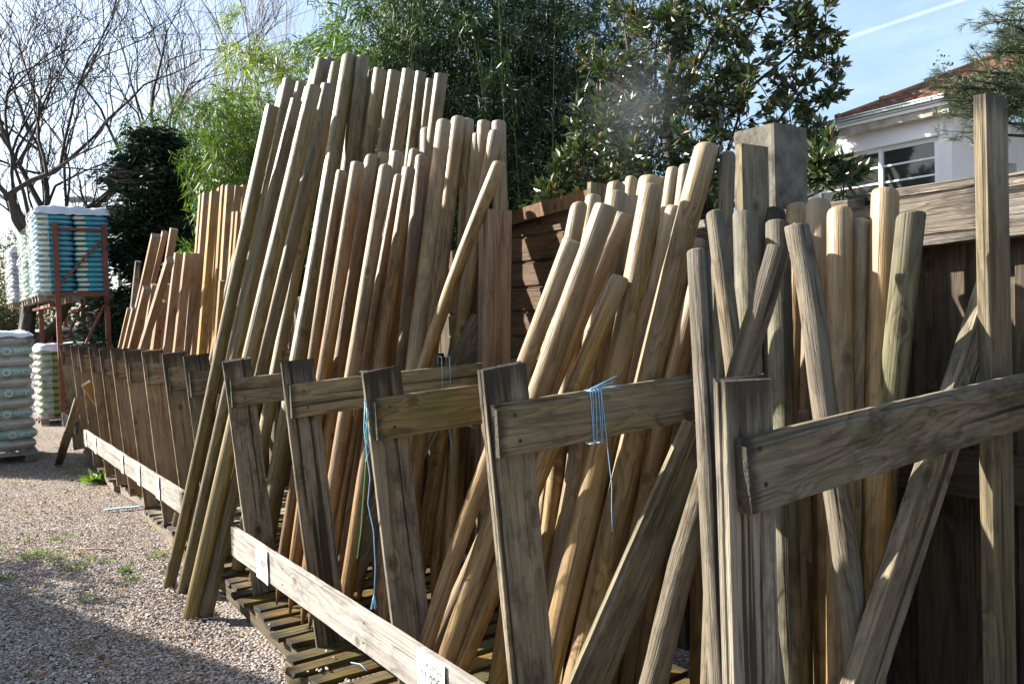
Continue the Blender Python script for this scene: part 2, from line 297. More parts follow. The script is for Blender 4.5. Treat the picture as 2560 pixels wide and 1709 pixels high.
# ------------------------------------------------------------------ poles
DBG = False
POLES = []          # (group, top_x, object) for ordinal labels
def pole(name, a, b, r0, r1, mat, end='round', point=False, bend=.004, rough=.01, seed=0, lump=0., taper_end=None):
    """a base point, b top point; mesh axis is local z from a"""
    rr = random.Random(seed); a = Vector(a); b = Vector(b); L = (b - a).length; n = 18
    zs = []
    if point: zs += [(0, .12), (.05, .38), (.14, .78), (.22, 1.0)]
    else: zs += [(0, .93), (.008, 1.0)]
    z0 = zs[-1][0]; ns = 14 if lump == 0 else 34
    ze = L - (.022 if end == 'round' else .005)
    zs += [(z0 + (ze - z0)*(i + 1)/ns, 1.0) for i in range(ns)]
    if end == 'flat': zs += [(L - .002, .975), (L, .94)]
    elif end == 'round': c_ = rr.uniform(.35, 1.1); zs += [(L - .012*c_, 1 - .05*c_), (L - .003*c_, 1 - .16*c_), (L, 1 - .28*c_)]
    else: zs += [(L, .965)]
    ph = rr.uniform(0, 6.28); bx, by = bend*cos(ph), bend*sin(ph); so = rr.uniform(0, 100); etl = rr.uniform(-.16, .16)
    V = []; F = []
    for z, k in zs:
        f = z/L; r = r0 + (r1 - r0)*f
        cx, cy = bx*sin(pi*f) + .25*bend*sin(7*f + ph), by*sin(pi*f) + .25*bend*cos(6*f + ph)
        if lump: cx += lump*.5*mnoise.noise(Vector((z*3, so, 0))); cy += lump*.5*mnoise.noise(Vector((z*3, so, 9)))
        for j in range(n):
            th = 2*pi*j/n; q = 1 + rough*mnoise.noise(Vector((cos(th)*1.3 + so, sin(th)*1.3, z*2.5))) + rough*.6*mnoise.noise(Vector((cos(th)*3 + so, sin(th)*3, z*9)))
            if lump: q += lump*3*mnoise.noise(Vector((cos(th)*1.6 + so, sin(th)*1.6, z*9)))
            kk = k
            if point and z < z0: kk = k*(1 - .13*abs(cos(2*th)))
            zz = z
            if end == 'saw' and z >= L - .006: zz = z + .25*r*cos(th + ph)*.5
            if z > L - .06: zz += etl*r*cos(th + ph*2)*kk
            V.append((cx + cos(th)*r*q*kk, cy + sin(th)*r*q*kk, zz))
    for i in range(len(zs) - 1): F += [(i*n+j, i*n+(j+1)%n, (i+1)*n+(j+1)%n, (i+1)*n+j) for j in range(n)]
    F += [tuple(range(n))[::-1], tuple((len(zs)-1)*n+j for j in range(n))]
    old = mat in (M['grey_log'], M['oldgreen_log'], M['post_board']); nf = len(F); mi = [0]*(nf - 1) + [1]; mi[nf-2] = 1
    o = mesh_obj(name, V, F, [mat, M['end_old' if old else 'end']], None, mi); o.data.polygons[-1].use_smooth = False; o.data.polygons[-2].use_smooth = False
    if end == 'saw':
        for p in o.data.polygons[-3-n:-2]: p.use_smooth = True
        ee = o.data
    set_wear(o, [max(0., 1 - (L - v[2])/.30) for v in V])
    z = (b - a).normalized(); x = Vector((cos(ph*3), sin(ph*3), .1)).cross(z).normalized(); y = z.cross(x)
    o.matrix_world = Matrix.Translation(a) @ Matrix((x, y, z)).transposed().to_4x4()
    return o
BAY = {'tall': (4.34, 6.0), 'stake': (3.46, 4.22), 'light': (3.46, 4.22), 'lean': (3.44, 4.2), 'log': (1.93, 2.52), 'old': (1.12, 1.78), 'back': (1.12, 1.9), 'logback': (1.95, 2.54)}
def solve(group, p1, p2, q, lean=None):
    """find base/top depth so that the pole crosses z=1.3 inside its bay (q: 0 near the viewer, 1 far)"""
    lo, hi = BAY[group]; n = ray(*p1).cross(ray(*p2)); vd = Vector((VX, VY, 0)); ok = []
    for k in range(81):
        s = lo + (hi - lo)*k/80; c = W(s, 0, 1.3) - EYEV; t = -c.dot(n)/vd.dot(n)
        if 1.36 < t < 2.32: ok.append((s, t))
    if not ok:
        print('NO BAY', group, p1); s = lo; t = 1.8
    else: s, t = ok[int(q*(len(ok)-1))]
    tt = t + .15
    for _ in range(6):
        z = on_t(*p1, tt).z; L = max(.03, min(.30, (2.52 - t)/max(.3, z - 1.3)*.75)) if lean is None else lean
        tt = t + L*(z - 1.3)
    return tt, max(1.33, t - L*1.17), s, t, (ok[0], ok[-1]) if ok else None
def P(group, name, k1, x1, y1, k2, x2, y2, w, tt, tb, mat, end='round', point=False, zb=.13, tap=1.0, lean=None, **kw):
    """w: drawn width in px of tile k1 (at top)"""
    p1 = tl(k1, x1, y1); p2 = tl(k2, x2, y2); wpx = w/TILE[k1][2]
    if group in BAY:
        tt, tb, _s, _t, _o = solve(group, p1, p2, tt, lean)
        if DBG: print(group, len(POLES), [round(v) for v in p1], 's %.2f t %.2f tt %.2f tb %.2f' % (_s, _t, tt, tb), _o and [round(v, 2) for a in _o for v in a])
    top = on_t(*p1, tt); base = foot(p1, p2, tb, zb)
    r = .5*wpx*top.y/FP*.97
    o = pole(name, base, top, r*tap, r, M[mat], end, point, seed=len(POLES)*13 + 5, **kw)
    POLES.append([group, p1[0], o, (base, top, r)]); return o
gp = 'green_pole'
# four that stand on the gravel in front
P('front','fence_pole','c',320,640,'b',85,1240,125,1.60,1.06,gp,end='flat',zb=.0,bend=.02)
P('front','fence_pole','c',560,585,'b',235,1262,118,1.74,1.10,gp,end='flat',zb=.0,bend=.015)
P('front','fence_pole','c',722,455,'b',305,1490,150,1.76,1.03,gp,end='flat',zb=.0,bend=.012)
P('front','fence_pole','c',868,440,'b',450,1492,140,1.90,1.10,gp,end='flat',zb=.0,bend=.012)
# tall row inside the rack
T = [('c',290,655,'c',92,1540,90,.30,0),('c',485,395,'c',240,1568,128,.5,0),('c',430,470,'c',185,1568,100,.8,0),
 ('c',600,425,'c',480,950,95,.85,0),('c',690,470,'c',420,1500,110,.35,0),('c',745,312,'c',560,1050,110,.8,0),('c',812,198,'c',640,1000,132,.45,0),
 ('c',890,185,'c',800,560,125,.85,0),('c',942,240,'d',860,1300,110,.35,0),('c',1076,165,'d',985,1568,148,.2,0),('e',200,155,'e',70,1050,122,.35,0),
 ('e',272,280,'e',160,1050,95,.8,0),('e',352,256,'e',245,1000,115,.5,0),('e',474,272,'e',370,980,113,.7,0),('e',600,260,'e',490,960,118,.5,0),
 ('e',706,282,'e',620,950,95,.6,0),('e',790,338,'e',740,700,75,.95,0),('e',885,293,'e',830,720,120,.8,0)]
for q in T: P('tall','fence_pole',*q,gp,end='flat',bend=.008,tap=1.08)
# brown pointed stakes
bp = 'brown_pole'
S_ = [('c',1005,1282,'g',125,1380,112,.3,0),('c',1157,1208,'g',232,1480,138,.25,0),('e',282,1012,'g',365,1400,122,.6,0),('e',402,1092,'g',452,1490,124,.15,0),
 ('e',386,994,'g',430,1100,105,.8,0),('e',497,988,'e',430,1500,122,.7,0),('e',508,1182,'g',572,1450,80,.35,0),('e',606,1122,'g',702,1430,112,.2,0),
 ('e',582,1002,'e',560,1300,95,.9,0),('e',648,962,'e',600,1350,88,.7,0),('e',706,1010,'g',882,1400,105,.45,0)]
for q in S_: P('stake','round_stake',*q,bp,point=True,bend=.012,rough=.02,tap=1.05)
P('light','round_stake','e',755,782,'e',742,1330,125,.6,0,'brown_pole',point=True,bend=.012)
L_ = [('e',900,715,'g',985,1470,136,.12,0),('e',1040,688,'g',1140,1200,140,.3,0),('e',1112,692,'e',1070,1568,104,.55,0),('e',935,702,'e',890,1100,80,.85,0),
 ('e',1207,826,'e',1140,1500,112,.55,0),('e',1256,714,'e',1215,1300,118,.85,0),('e',1358,797,'e',1245,1450,130,.4,0),('e',1376,712,'e',1375,1480,128,.75,0)]
for q in L_: P('light','round_stake',*q,'light_log',point=True,bend=.012,rough=.025,tap=1.05)
P('lean','round_stake','e',1400,1067,'g',1112,1470,122,.0,0,'light_log',point=True,bend=.03)
# extra lower stakes standing in the shade of the third bay
for k,(x,y,tt,tb) in enumerate([(940,950,2.1,2.0),(1120,900,2.2,2.1),(1260,880,2.3,2.2),(1390,820,2.35,2.3)]):
    P('shade','round_stake','h',x,y-300,'h',x-15,y+300,105,tt,tb,'brown_pole',point=True,bend=.005)
# fat pale logs, second bay
ll = 'light_log'
F_ = [('B',555,482,'D',150,1330,116,.15,0),('B',755,278,'D',250,1370,150,.3,0),('B',875,322,'D',262,1187,118,.6,0),('B',608,264,'B',500,900,108,.75,0),
 ('B',840,700,'B',550,1400,120,.25,0),('B',1040,157,'D',715,1300,148,.12,0),('B',1180,278,'B',905,1250,112,.6,0),('B',960,560,'D',690,830,118,.7,0),
 ('J',877,676,'D',850,1400,116,.05,0),('B',1330,700,'B',1195,1280,120,.4,0),
 ('B',690,217,'B',640,600,100,.8,0),('B',816,147,'B',760,500,116,.85,0),('B',832,207,'B',770,600,146,.65,0),('B',916,112,'B',880,400,80,.95,0),
 ('B',1034,107,'B',990,400,152,.8,0),('B',932,222,'B',900,400,84,.8,0),('B',1170,52,'B',1120,400,84,.8,0),('B',1240,38,'B',1200,400,84,.9,0),('B',1100,106,'B',1060,400,70,1.,0)]
for q in F_: P('log','round_log',*q,ll,bend=.016,rough=.025,tap=1.05, point=False)
for x, y, w, q_ in [(1385,760,44,.9),(1440,700,46,.97),(1500,680,44,.93),(1560,660,46,.99),(1612,640,44,.95),(1668,620,46,.99),(1708,640,44,.9),(1742,600,40,.97)]:
    P('logback','round_log','S',x,y,'S',x-.13*500,y+500,w,q_,0,'brown_pole' if x % 3 else 'light_log',bend=.012)
# old grey poles, first bay
P('old','old_post','S',1818,390,'C',270,410,40,.9,0,'grey_log',end='saw',bend=.004)
P('old','old_post','C',112,560,'C',160,1300,140,.05,0,'grey_log',end='saw',bend=.01,rough=.07,point=True)
P('old','old_post','C',206,326,'C',312,1200,112,.35,0,'grey_log',end='saw',bend=.008,rough=.07)
P('old','old_post','C',392,340,'C',400,900,148,.6,0,'oldgreen_log',end='saw',bend=.008)
P('old','old_post','C',296,418,'C',300,700,70,.85,0,'grey_log',end='round')
P('old','old_post','C',588,385,'C',605,1000,146,.7,0,'oldgreen_log',end='saw')
P('old','old_post','C',588,536,'D',1185,1500,150,.15,0,'grey_log',end='saw',lump=.022,bend=.01,tap=1.3)
P('old','old_post','C',706,398,'E',815,1250,148,.4,0,'grey_log',end='saw',lump=.015,bend=.012,lean=.15)
P('old','old_post','C',700,272,'C',690,700,118,.95,0,ll)
P('old','old_post','C',838,252,'C',848,800,148,.8,0,ll)
P('old','old_post','C',960,303,'C',962,1400,154,.6,0,ll)
P('old','old_post','C',1086,367,'C',1090,1400,132,.65,0,ll)
P('old','old_post','C',1236,187,'C',1195,1400,164,.6,0,ll)
P('old','old_post','C',1390,334,'E',905,1300,168,.55,0,'oldgreen_log',end='saw',rough=.04,lean=.10)
P('old','old_post','C',566,304,'C',575,700,142,.97,0,'post_board')
for x, y, w, q_, mt in [(905,430,120,.97,'grey_log'),(1155,470,120,.97,'grey_log'),(655,470,110,.97,'grey_log'),(475,440,110,.97,'oldgreen_log'),(250,560,120,.97,'grey_log'),(775,520,110,.97,'brown_pole'),(1025,520,110,.97,'brown_pole')]:
    P('back','old_post','C',x,y,'C',x-4,y+500,w,q_,0,mt)
for k,(x,y,w,tb,mt) in enumerate([(545,900,120,2.2,'brown_pole'),(625,1000,110,2.1,'brown_pole'),(690,950,110,2.2,'grey_log'),(470,900,90,2.3,'brown_pole'),(160,1100,110,2.1,'brown_pole'),(90,1150,110,2.2,'brown_pole')]):
    P('dim','old_post','E',x,y-760,'E',x+8,y,w,tb+.05,tb,'brown_pole')

# ------------------------------------------------------------------ boards
def plank_mesh(name, L, w, th, mat, parent=None, lip=0, jag=.004, seed=1, nseg=10, warp=.003):
    """local x width, y thickness (face normal = +y), z length from 0 to L"""
    rr = random.Random(seed); b = .0025
    if lip:
        prof = [(-w/2+b, -th/2), (w/2-b, -th/2), (w/2, -th/2+b), (w/2, th*.05), (w/2-.012, th*.09), (w/2-.013, th/2-b), (w/2-.016, th/2), (-w/2+b, th/2), (-w/2, th/2-b), (-w/2, -th/2+b)]
    else:
        prof = [(-w/2+b, -th/2), (w/2-b, -th/2), (w/2, -th/2+b), (w/2, th/2-b), (w/2-b, th/2), (-w/2+b, th/2), (-w/2, th/2-b), (-w/2, -th/2+b)]
    n = len(prof); V = []; F = []; so = rr.uniform(0, 50)
    for i in range(nseg+1):
        z = L*i/nseg; dx = warp*mnoise.noise(Vector((z*1.2, so, 0))); dy = warp*mnoise.noise(Vector((z*1.2, so, 7)))
        for j, (x, y) in enumerate(prof):
            e = jag*mnoise.noise(Vector((x*60, y*60 + so, z))) if i in (0, nseg) else 0
            q = .0022*mnoise.noise(Vector((x*30 + so, y*50, z*17)))
            V.append((x + dx + q, y + dy + q, z + e))
    for i in range(nseg): F += [(i*n+j, i*n+(j+1)%n, (i+1)*n+(j+1)%n, (i+1)*n+j) for j in range(n)]
    F += [tuple(range(n))[::-1], tuple(nseg*n+j for j in range(n))]
    o = mesh_obj(name, V, F, mat, parent, smooth=False); wl_ = WEAR.get(name, 0)
    if wl_: set_wear(o, [max(0., 1 - (L - v[2])/wl_) if name in ('post','square_timber') else max(0., 1 - min(v[2], L - v[2])/wl_) for v in V])
    return o
WEAR = {'post': .24, 'cross_rail': .05, 'front_rail': .05, 'slat': .12, 'square_timber': .2, 'beam': .08, 'capping_plank': .06, 'tall_board': .08}
def plank(name, a, b, w, th, face, mat, parent=None, **kw):
    a = Vector(a); b = Vector(b); o = plank_mesh(name, (b-a).length, w, th, mat, parent, **kw)
    z = (b-a).normalized(); y = Vector(face); y = (y - z*y.dot(z)).normalized(); x = y.cross(z)
    o.matrix_world = Matrix.Translation(a) @ Matrix((x, y, z)).transposed().to_4x4(); return o
NU = Vector((-UX, -UY, 0)); NV = Vector((-VX, -VY, 0))       # toward the camera along the rack / toward the aisle
NAILS = []
def nails(mb, c, n, r=.004): NAILS.append((Vector(c), Vector(n), r))
def nail_obj(c, n, r):
    mb = MB(); x = n.cross(Vector((0,0,1))).normalized(); z = x.cross(n)
    V = [n*.0015 + (x*cos(k*pi/3) + z*sin(k*pi/3))*r for k in range(6)] + [n*-.01]
    mb.add(V, [(0,1,2,3,4,5)] + [(i, 6, (i+1) % 6) for i in range(6)]); o = mb.build('nail', M['nail'], loc=c); bpy.context.view_layer.update(); return o
rack = thing('timber_rack', 'long weathered board rack with slanting posts, cross rails and low front rails holding the poles', 'storage rack', W(5, 1.3, .1))
POST_S = [1.04,1.84,2.58,3.38,4.24,5.04,5.58,6.22,6.87,7.46,8.05,8.64,9.33,9.91,10.84]
Hs = [1.37,1.37,1.34,1.35,1.335,1.34,1.35,1.355,1.345,1.345,1.345,1.35,1.36,1.355,1.37]
def add_rel(o): # objects were placed in world space; keep world transform under parent
    mw = o.matrix_world.copy(); o.parent = rack; o.matrix_parent_inverse = Matrix.Translation(-rack.location); return o
nl = MB()
for i, (s, h) in enumerate(zip(POST_S, Hs)):
    m = M['post_board'] if i < 6 else M['far_post']
    tb = 1.33 + (.03 if 1 < i < 6 else .02)
    if i == 0: tb = 1.285
    a = W(s, tb, .13 if i not in (2,3) else .12); b = W(s, 1.25 if i > 1 else 1.256 if i else 1.272, h)
    w = .142 if i else .134
    add_rel(plank('post', a + NU*-.009, b + NU*-.009, w, .016 if i < 2 else .02, NU, m, lip=0, seed=i*3+1, jag=.016, nseg=26))
    if i in (0, 1): add_rel(plank('post', a + NU*-.027 + NV*-.004, b + NU*-.027 + NV*-.002 + Vector((0,0,.004)), w, .016, NU, m, seed=i*3+2, jag=.016, nseg=26))
    # cross rail on the near side of the post
    z0 = h - .165; z1 = h - .115 if i else h - .12
    r0 = W(s, 1.205, z0) + NU*.0155; r1 = W(s, 2.46, z1) + NU*.0155
    if i == 0: r0 = W(s, 1.226, 1.193) + NU*.0155; r1 = W(s, 2.375, 1.247) + NU*.0155
    rm = M['dark_rail'] if i == 0 else M['mossy_rail'] if i == 2 else M['rail'] if i < 6 else M['far_post']
    add_rel(plank('cross_rail', r0, r1, .142, .028, NU, rm, lip=1 if i < 3 else 0, seed=i*5+2, nseg=24, jag=.008))
    for dt, dz in ((.06, .035), (.075, -.035)): nails(nl, W(s, 1.2 + dt, z0 + dz + .004) + NU*.0298, NU, .0058)
    # rear upright
    if i: add_rel(plank('rear_post', W(s, 2.41, .13) + NU*-.016, W(s, 2.41, z1 + .09) + NU*-.016, .1, .028, NU, M['fence'], seed=i+70))
# low front rails
LT = 1.165
def lowrail(s0, s1, z0, z1, nm, seed):
    return add_rel(plank('front_rail', W(s0, LT, z0), W(s1, LT, z1), .14, .028, NV, M['pale_rail'], seed=seed, lip=0, nseg=30))
lrA = lowrail(1.2, 4.12, .455, .455, 'a', 11); lrB = lowrail(5.08, 9.0, .475, .478, 'b', 12); lrC = lowrail(9.55, 10.7, .52, .52, 'c', 13)
for s in (2.58, 3.38, 4.1, 5.58, 6.87, 8.05, 8.9):
    nails(nl, W(s, LT, .49) + NV*.0145, NV); nails(nl, W(s + .01, LT, .42) + NV*.0145, NV)
for c_, n_, r_ in NAILS: add_rel(nail_obj(c_, n_, r_))

# price labels
def text_mesh(txt, size):
    cu = bpy.data.curves.new('t', 'FONT'); cu.body = txt; cu.size = size; cu.align_x = 'CENTER'; cu.align_y = 'CENTER'; cu.resolution_u = 2
    o = bpy.data.objects.new('t', cu); COL.objects.link(o); bpy.context.view_layer.update()
    me = o.evaluated_get(bpy.context.evaluated_depsgraph_get()).to_mesh()
    V = [v.co.copy() for v in me.vertices]; F = [tuple(p.vertices) for p in me.polygons]
    bpy.data.objects.remove(o); bpy.data.curves.remove(cu); return V, F
def label(parent, s, zc, w, h, lines, tilt=0.):
    mb = MB(); o3 = W(s, LT, zc) + NV*.0165; X = Vector((-UX, -UY, 0)); Z = Vector((0,0,1))    # reading direction runs toward the camera (left to right)
    nx_, nz_ = 8, 8; V = []; 
    for j in range(nz_+1):
        for i in range(nx_+1):
            x = (i/nx_-.5)*w; z = (j/nz_-.5)*h; V.append(o3 + X*x + Z*(z + tilt*x) + NV*(.001 + .004*((x/w+.5)**4) + .0012*sin(9*z/h)))
    mb.add(V, [(j*(nx_+1)+i, j*(nx_+1)+i+1, (j+1)*(nx_+1)+i+1, (j+1)*(nx_+1)+i) for j in range(nz_) for i in range(nx_)], 0)
    for txt, size, dz in lines:
        if not txt: continue
        tv, tf = text_mesh(txt, size); mb.add([o3 + X*v.x + Z*(v.y + dz + tilt*v.x) + NV*(.0035 + .004*((v.x/w+.5)**4)) for v in tv], tf, 1)
    ob = mb.build('price_label', [M['paper'], M['ink']]); ob.parent = parent
    bpy.context.view_layer.update(); ob.matrix_parent_inverse = parent.matrix_world.inverted(); return ob
bpy.context.view_layer.update()
def ls(x, y): return ST(on_t(x, y, LT - .017))
pA = ls(1077, 1660); pB = ls(655, 1390)
label(lrA, pA[0], .452, .175, .148, [('11 x 2m00', .032, .046), ('11,00€', .044, .004), ('Soit le ml 5,50', .014, -.04)])
label(lrA, pB[0], .452, .165, .150, [('11 x 2m50', .030, .046), ('13,80€', .042, .004), ('Soit le ml 5,52', .014, -.04)])
for i, (x, y, w) in enumerate([(214, 1082, .10), (238, 1095, .12), (305, 1140, .11), (346, 1168, .115), (394, 1205, .12)]):
    q = ls(x, y); label(lrB, q[0], .478, w, .15, [('', 0, 0), ('8,50€', .026, .01), ('2m00', .02, .045)])
q = ls(157, 1040); label(lrC, q[0], .52, .16, .15, [('6,90€', .03, .0)])

# single boards leaning in the rack
BO = []
def B(name, label_, cat, k1,x1,y1, k2,x2,y2, w, th, tt, tb, face, mat, zb=.13, **kw):
    p1 = tl(k1,x1,y1); p2 = tl(k2,x2,y2); o = plank(name, foot(p1, p2, tb, zb), on_t(*p1, tt), w, th, face, M[mat], **kw)
    return tag(o, label_, cat)
B('wide_board','upright pair of wide pinkish planed boards right of the pale stakes','board','S',1244,525,'S',1240,890,.135,.045,2.2,2.15,NU,'pink_wood')
B('wide_board','narrow edge board standing behind the leaning pale stake','board','S',1213,560,'S',1208,890,.06,.03,2.32,2.2,NU,'pink_wood')
B('diagonal_board','wide grey board slanting down left across the third bay','board','S',1206,800,'S',890,1395,.14,.03,2.3,1.42,NU,'rail', lip=1)
B('diagonal_board','long grooved board slanting behind the crooked log','board','D',1370,400,'D',880,1520,.14,.03,1.9,1.40,NU,'rail', lip=1)
B('diagonal_board','mossy grooved board slanting across the dark fence at the right','board','S',2482,716,'E',880,1568,.118,.036,2.425,1.40,NU,'rail')
B('tall_board','tall thick grey green plank rising above the right fence','board','S',2476,243,'E',1540,1000,.115,.036,2.36,2.34,NU,'cap_wood', nseg=16, jag=.006)
B('upright_board','upright flat grey board beside the concrete pillar','board','S',1880,366,'S',1884,560,.14,.03,2.36,2.33,NU,'cap_wood')
B('upright_board','short grey board end above the brown panel','board','S',1494,458,'S',1490,560,.10,.03,2.5,2.48,NU,'cap_wood')

# ------------------------------------------------------------------ squared timbers
def SQ(k1,x1,y1,k2,x2,y2,w,tt,tb,mat,lab,zb=.13):
    p1 = tl(k1,x1,y1); p2 = tl(k2,x2,y2); top = on_t(*p1,tt); base = foot(p1,p2,tb,zb)
    wm = w/TILE[k1][2]*top.y/FP/1.1
    o = plank('square_timber', base, top, wm, .07 if wm > .05 else .05, NU, M[mat], seed=int(x1)); o['grp'] = lab; SQL.append([lab, p1[0], o]); return o
SQL = []
for q in [('i',500,312,'i',400,1568,100,2.0,1.6),('i',395,330,'i',300,1568,95,2.14,1.72),('i',350,355,'i',262,1568,95,2.28,1.85),('i',705,232,'i',625,1440,102,1.95,1.6),('i',640,232,'i',560,1500,95,2.1,1.75),
          ('i',590,265,'i',510,1500,95,2.22,1.85),('i',812,234,'i',770,600,104,2.05,1.8),('i',905,232,'i',870,700,104,2.18,1.9),('i',760,570,'i',700,1400,50,1.78,1.6),('i',815,572,'i',760,1300,55,1.72,1.55),('i',598,1470,'i',590,1568,62,1.6,1.5)]:
    SQ(*q, 'square_wood', 'tall')
for q in [('H',1115,392,'H',1020,800,66,2.0,1.7),('H',1175,372,'H',1120,600,40,2.15,1.9),('H',1240,347,'H',1165,800,52,2.05,1.7),('H',1212,566,'H',1010,1215,56,1.62,1.5),
          ('H',1050,767,'H',940,1200,58,1.75,1.55),('H',1100,745,'H',1060,1000,40,1.95,1.75),('H',1276,522,'H',1195,1200,66,1.85,1.6),('H',1345,519,'H',1268,1200,62,1.8,1.55),
          ('H',1392,520,'H',1335,1190,50,1.95,1.75),('H',922,916,'H',858,1190,30,2.0,1.7),('H',960,912,'H',895,1190,36,1.85,1.6),('H',1150,860,'H',1110,1190,50,1.8,1.7),('H',1190,740,'H',1150,1190,50,1.95,1.8)]:
    SQ(*q, 'pink_wood', 'short')
SQ('H',985,580,'H',950,900,40,2.3,2.15,'rail','dark')
# two short boards propped against the rack at the far end
def on_tz(x, y, t): return on_t(x, y, t)
tag(plank('short_board', on_z(362, 1165, 0.0), on_t(415/1.9375, 900+112/1.9375, 1.17), .085, .03, NU, M['square_wood']), 'short brown board leaning on the far end of the rack', 'board')
tag(plank('short_board', on_z(140, 1160, 0.0) + Vector((0,.05,0)), on_t(385/1.9375, 900+185/1.9375, 1.13), .085, .03, NU, M['rail']), 'short dark board crossing behind the brown one at the far end', 'board') 

# ------------------------------------------------------------------ pallets under the rack
def pallet(s0, t0, mat, Ls=1.16, ztop=.125, rot=0., seed=0, lab=''):
    rr = random.Random(seed); th = thing('wooden_pallet', lab, 'pallet', W(s0 + Ls/2, t0 + .6, 0), 'pallets under the rack', (0,0,rot))
    inv = Matrix.Translation(-W(s0 + Ls/2, t0 + .6, 0))
    ns = 9
    for k in range(ns):
        s = s0 + .05 + k*(Ls - .1)/(ns-1); wz = .085 + rr.uniform(-.012, .02); dt = rr.uniform(-.02, .03); dz = rr.uniform(-.008, .004)
        o = plank('slat', W(s, t0 + dt, ztop - .011 + dz), W(s + rr.uniform(-.01,.01), t0 + 1.2, ztop - .011), wz, .022, Vector((0,0,1)), mat, seed=seed*20+k, jag=.012, warp=.008)
        o.parent = th; o.matrix_parent_inverse = inv
    for dt in (.06, .6, 1.14):
        o = plank('stringer', W(s0, t0 + dt, .055), W(s0 + Ls, t0 + dt, .055), .085, .09 if dt == .6 else .07, NV, mat, seed=seed+int(dt*9)); o.parent = th; o.matrix_parent_inverse = inv
for i, (s0, t0, m, r) in enumerate([(1.05,1.15,'pallet',0),(2.24,1.13,'pallet',.01),(3.46,1.22,'pallet',-.02),(4.70,1.24,'pallet',.02),(5.92,1.27,'graypal',-.03),(7.15,1.34,'graypal',.04),(8.4,1.30,'graypal',-.03),(9.65,1.36,'graypal',0)]):
    pallet(s0, t0, M[m], rot=r, seed=i+1, lab=['damp pallet under the nearest rack bay', 'mossy brown pallet with gravel on it under the second bay', 'dark broken pallet behind the four front poles', 'brown pallet just left of the four front poles',
       'grey brown pallet fourth from the far end', 'sunlit grey pallet with narrow slats near the green weed', 'narrow slatted grey pallet behind the green weed', 'farthest grey pallet by the end of the rack'][i])

# ------------------------------------------------------------------ fences
fr = thing('board_fence', 'dark vertical board fence with silvered beam behind the right end of the rack', 'fence', W(1, 2.62, 0)); inv = Matrix.Translation(-fr.location)
def fpart(*a, **k): o = plank(*a, **k); o.parent = fr; o.matrix_parent_inverse = inv; return o
rr = random.Random(5); s = -.9; k = 0
while s < 3.1:
    w = rr.choice([.14, .15, .17]); zt = 1.85 + (.01 if k % 3 == 1 else 0) + rr.uniform(-.006,.006)
    fpart('board', W(s + w/2, 2.665 + (.028 if k % 2 else 0), .02), W(s + w/2, 2.665 + (.028 if k % 2 else 0), zt), w + (.03 if k % 2 else 0), .024, NV, M['fence'], seed=200+k)
    s += w + .004; k += 1
SJ = ST(on_t(2480, 480, 2.58))[0]
fpart('beam', W(-1, 2.60, 1.79), W(SJ, 2.60, 1.775), .16, .075, NV, M['beam'], seed=301, nseg=30, jag=.01, warp=.012)
fpart('beam', W(SJ + .015, 2.60, 1.775), W(3.1, 2.60, 1.76), .155, .07, NV, M['beam'], seed=302, nseg=30, jag=.01, warp=.012)
fpart('beam', W(-1, 2.605, .98), W(3.1, 2.605, .98), .14, .06, NV, M['fence'], seed=303)
# capping planks seen above the beam
zc_ = on_t(2400, 443, 2.59).z - .042; s = -.8
for k in range(9):
    Lk = [.5,.36,.42,.5,.36,.40,.5,.4,.5][k]
    fpart('capping_plank', W(s, 2.60 + .018*(k % 2), zc_ - .003*k + (.012 if k % 2 else 0)), W(s + Lk, 2.60 + .018*(k % 2), zc_ - .003*k + (.012 if k % 2 else 0)), .085, .024, NV, M['beam'], seed=400+k); s += Lk - .02
pf = thing('panel_fence', 'brown horizontal plank fence panel with curved top between the stakes and the logs', 'fence', W(3.7, 2.72, 0)); inv2 = Matrix.Translation(-pf.location)
for k in range(16):
    z = .08 + k*.138; 
    if z > 2.02: break
    sA, sB = 3.05, 4.6
    if z > 1.93: sB = 3.98 if z < 2.02 else 3.85
    o = plank('plank', W(sA, 2.72, z), W(sB, 2.72, z), .134, .022, NV, M['panel'], seed=500+k, lip=1); o.parent = pf; o.matrix_parent_inverse = inv2
# curved top rail of the panel
pts = []
mb = MB(); 
for i in range(9):
    f = i/8; s = 3.10 + f*.95; z = 2.085 - .05*f*f
    pts.append((s, z))
for i in range(8):
    (s0, z0), (s1, z1) = pts[i], pts[i+1]; a_ = W(s0, 2.675, z0); b_ = W(s1, 2.675, z1); R = frame_R(b_-a_, NV); mb.box((a_+b_)/2, (.075, .03, (b_-a_).length + .002), R)
o = mb.build('curved_rail', M['panel']); o.parent = pf; o.matrix_parent_inverse = inv2
bf = thing('back_fence', 'dark board fence behind the far bays of the rack', 'fence', W(11, 2.9, 0)); inv3 = Matrix.Translation(-bf.location)
s = 4.65; k = 0
while s < 21:
    w = .19; o = plank('board', W(s, 2.85, 0), W(s, 2.85, (1.75 if s < 12 else 1.95) + .02*(k % 2)), w, .022, NV, M['fence'], seed=600+k, nseg=2); o.parent = bf; o.matrix_parent_inverse = inv3; s += w + .004; k += 1
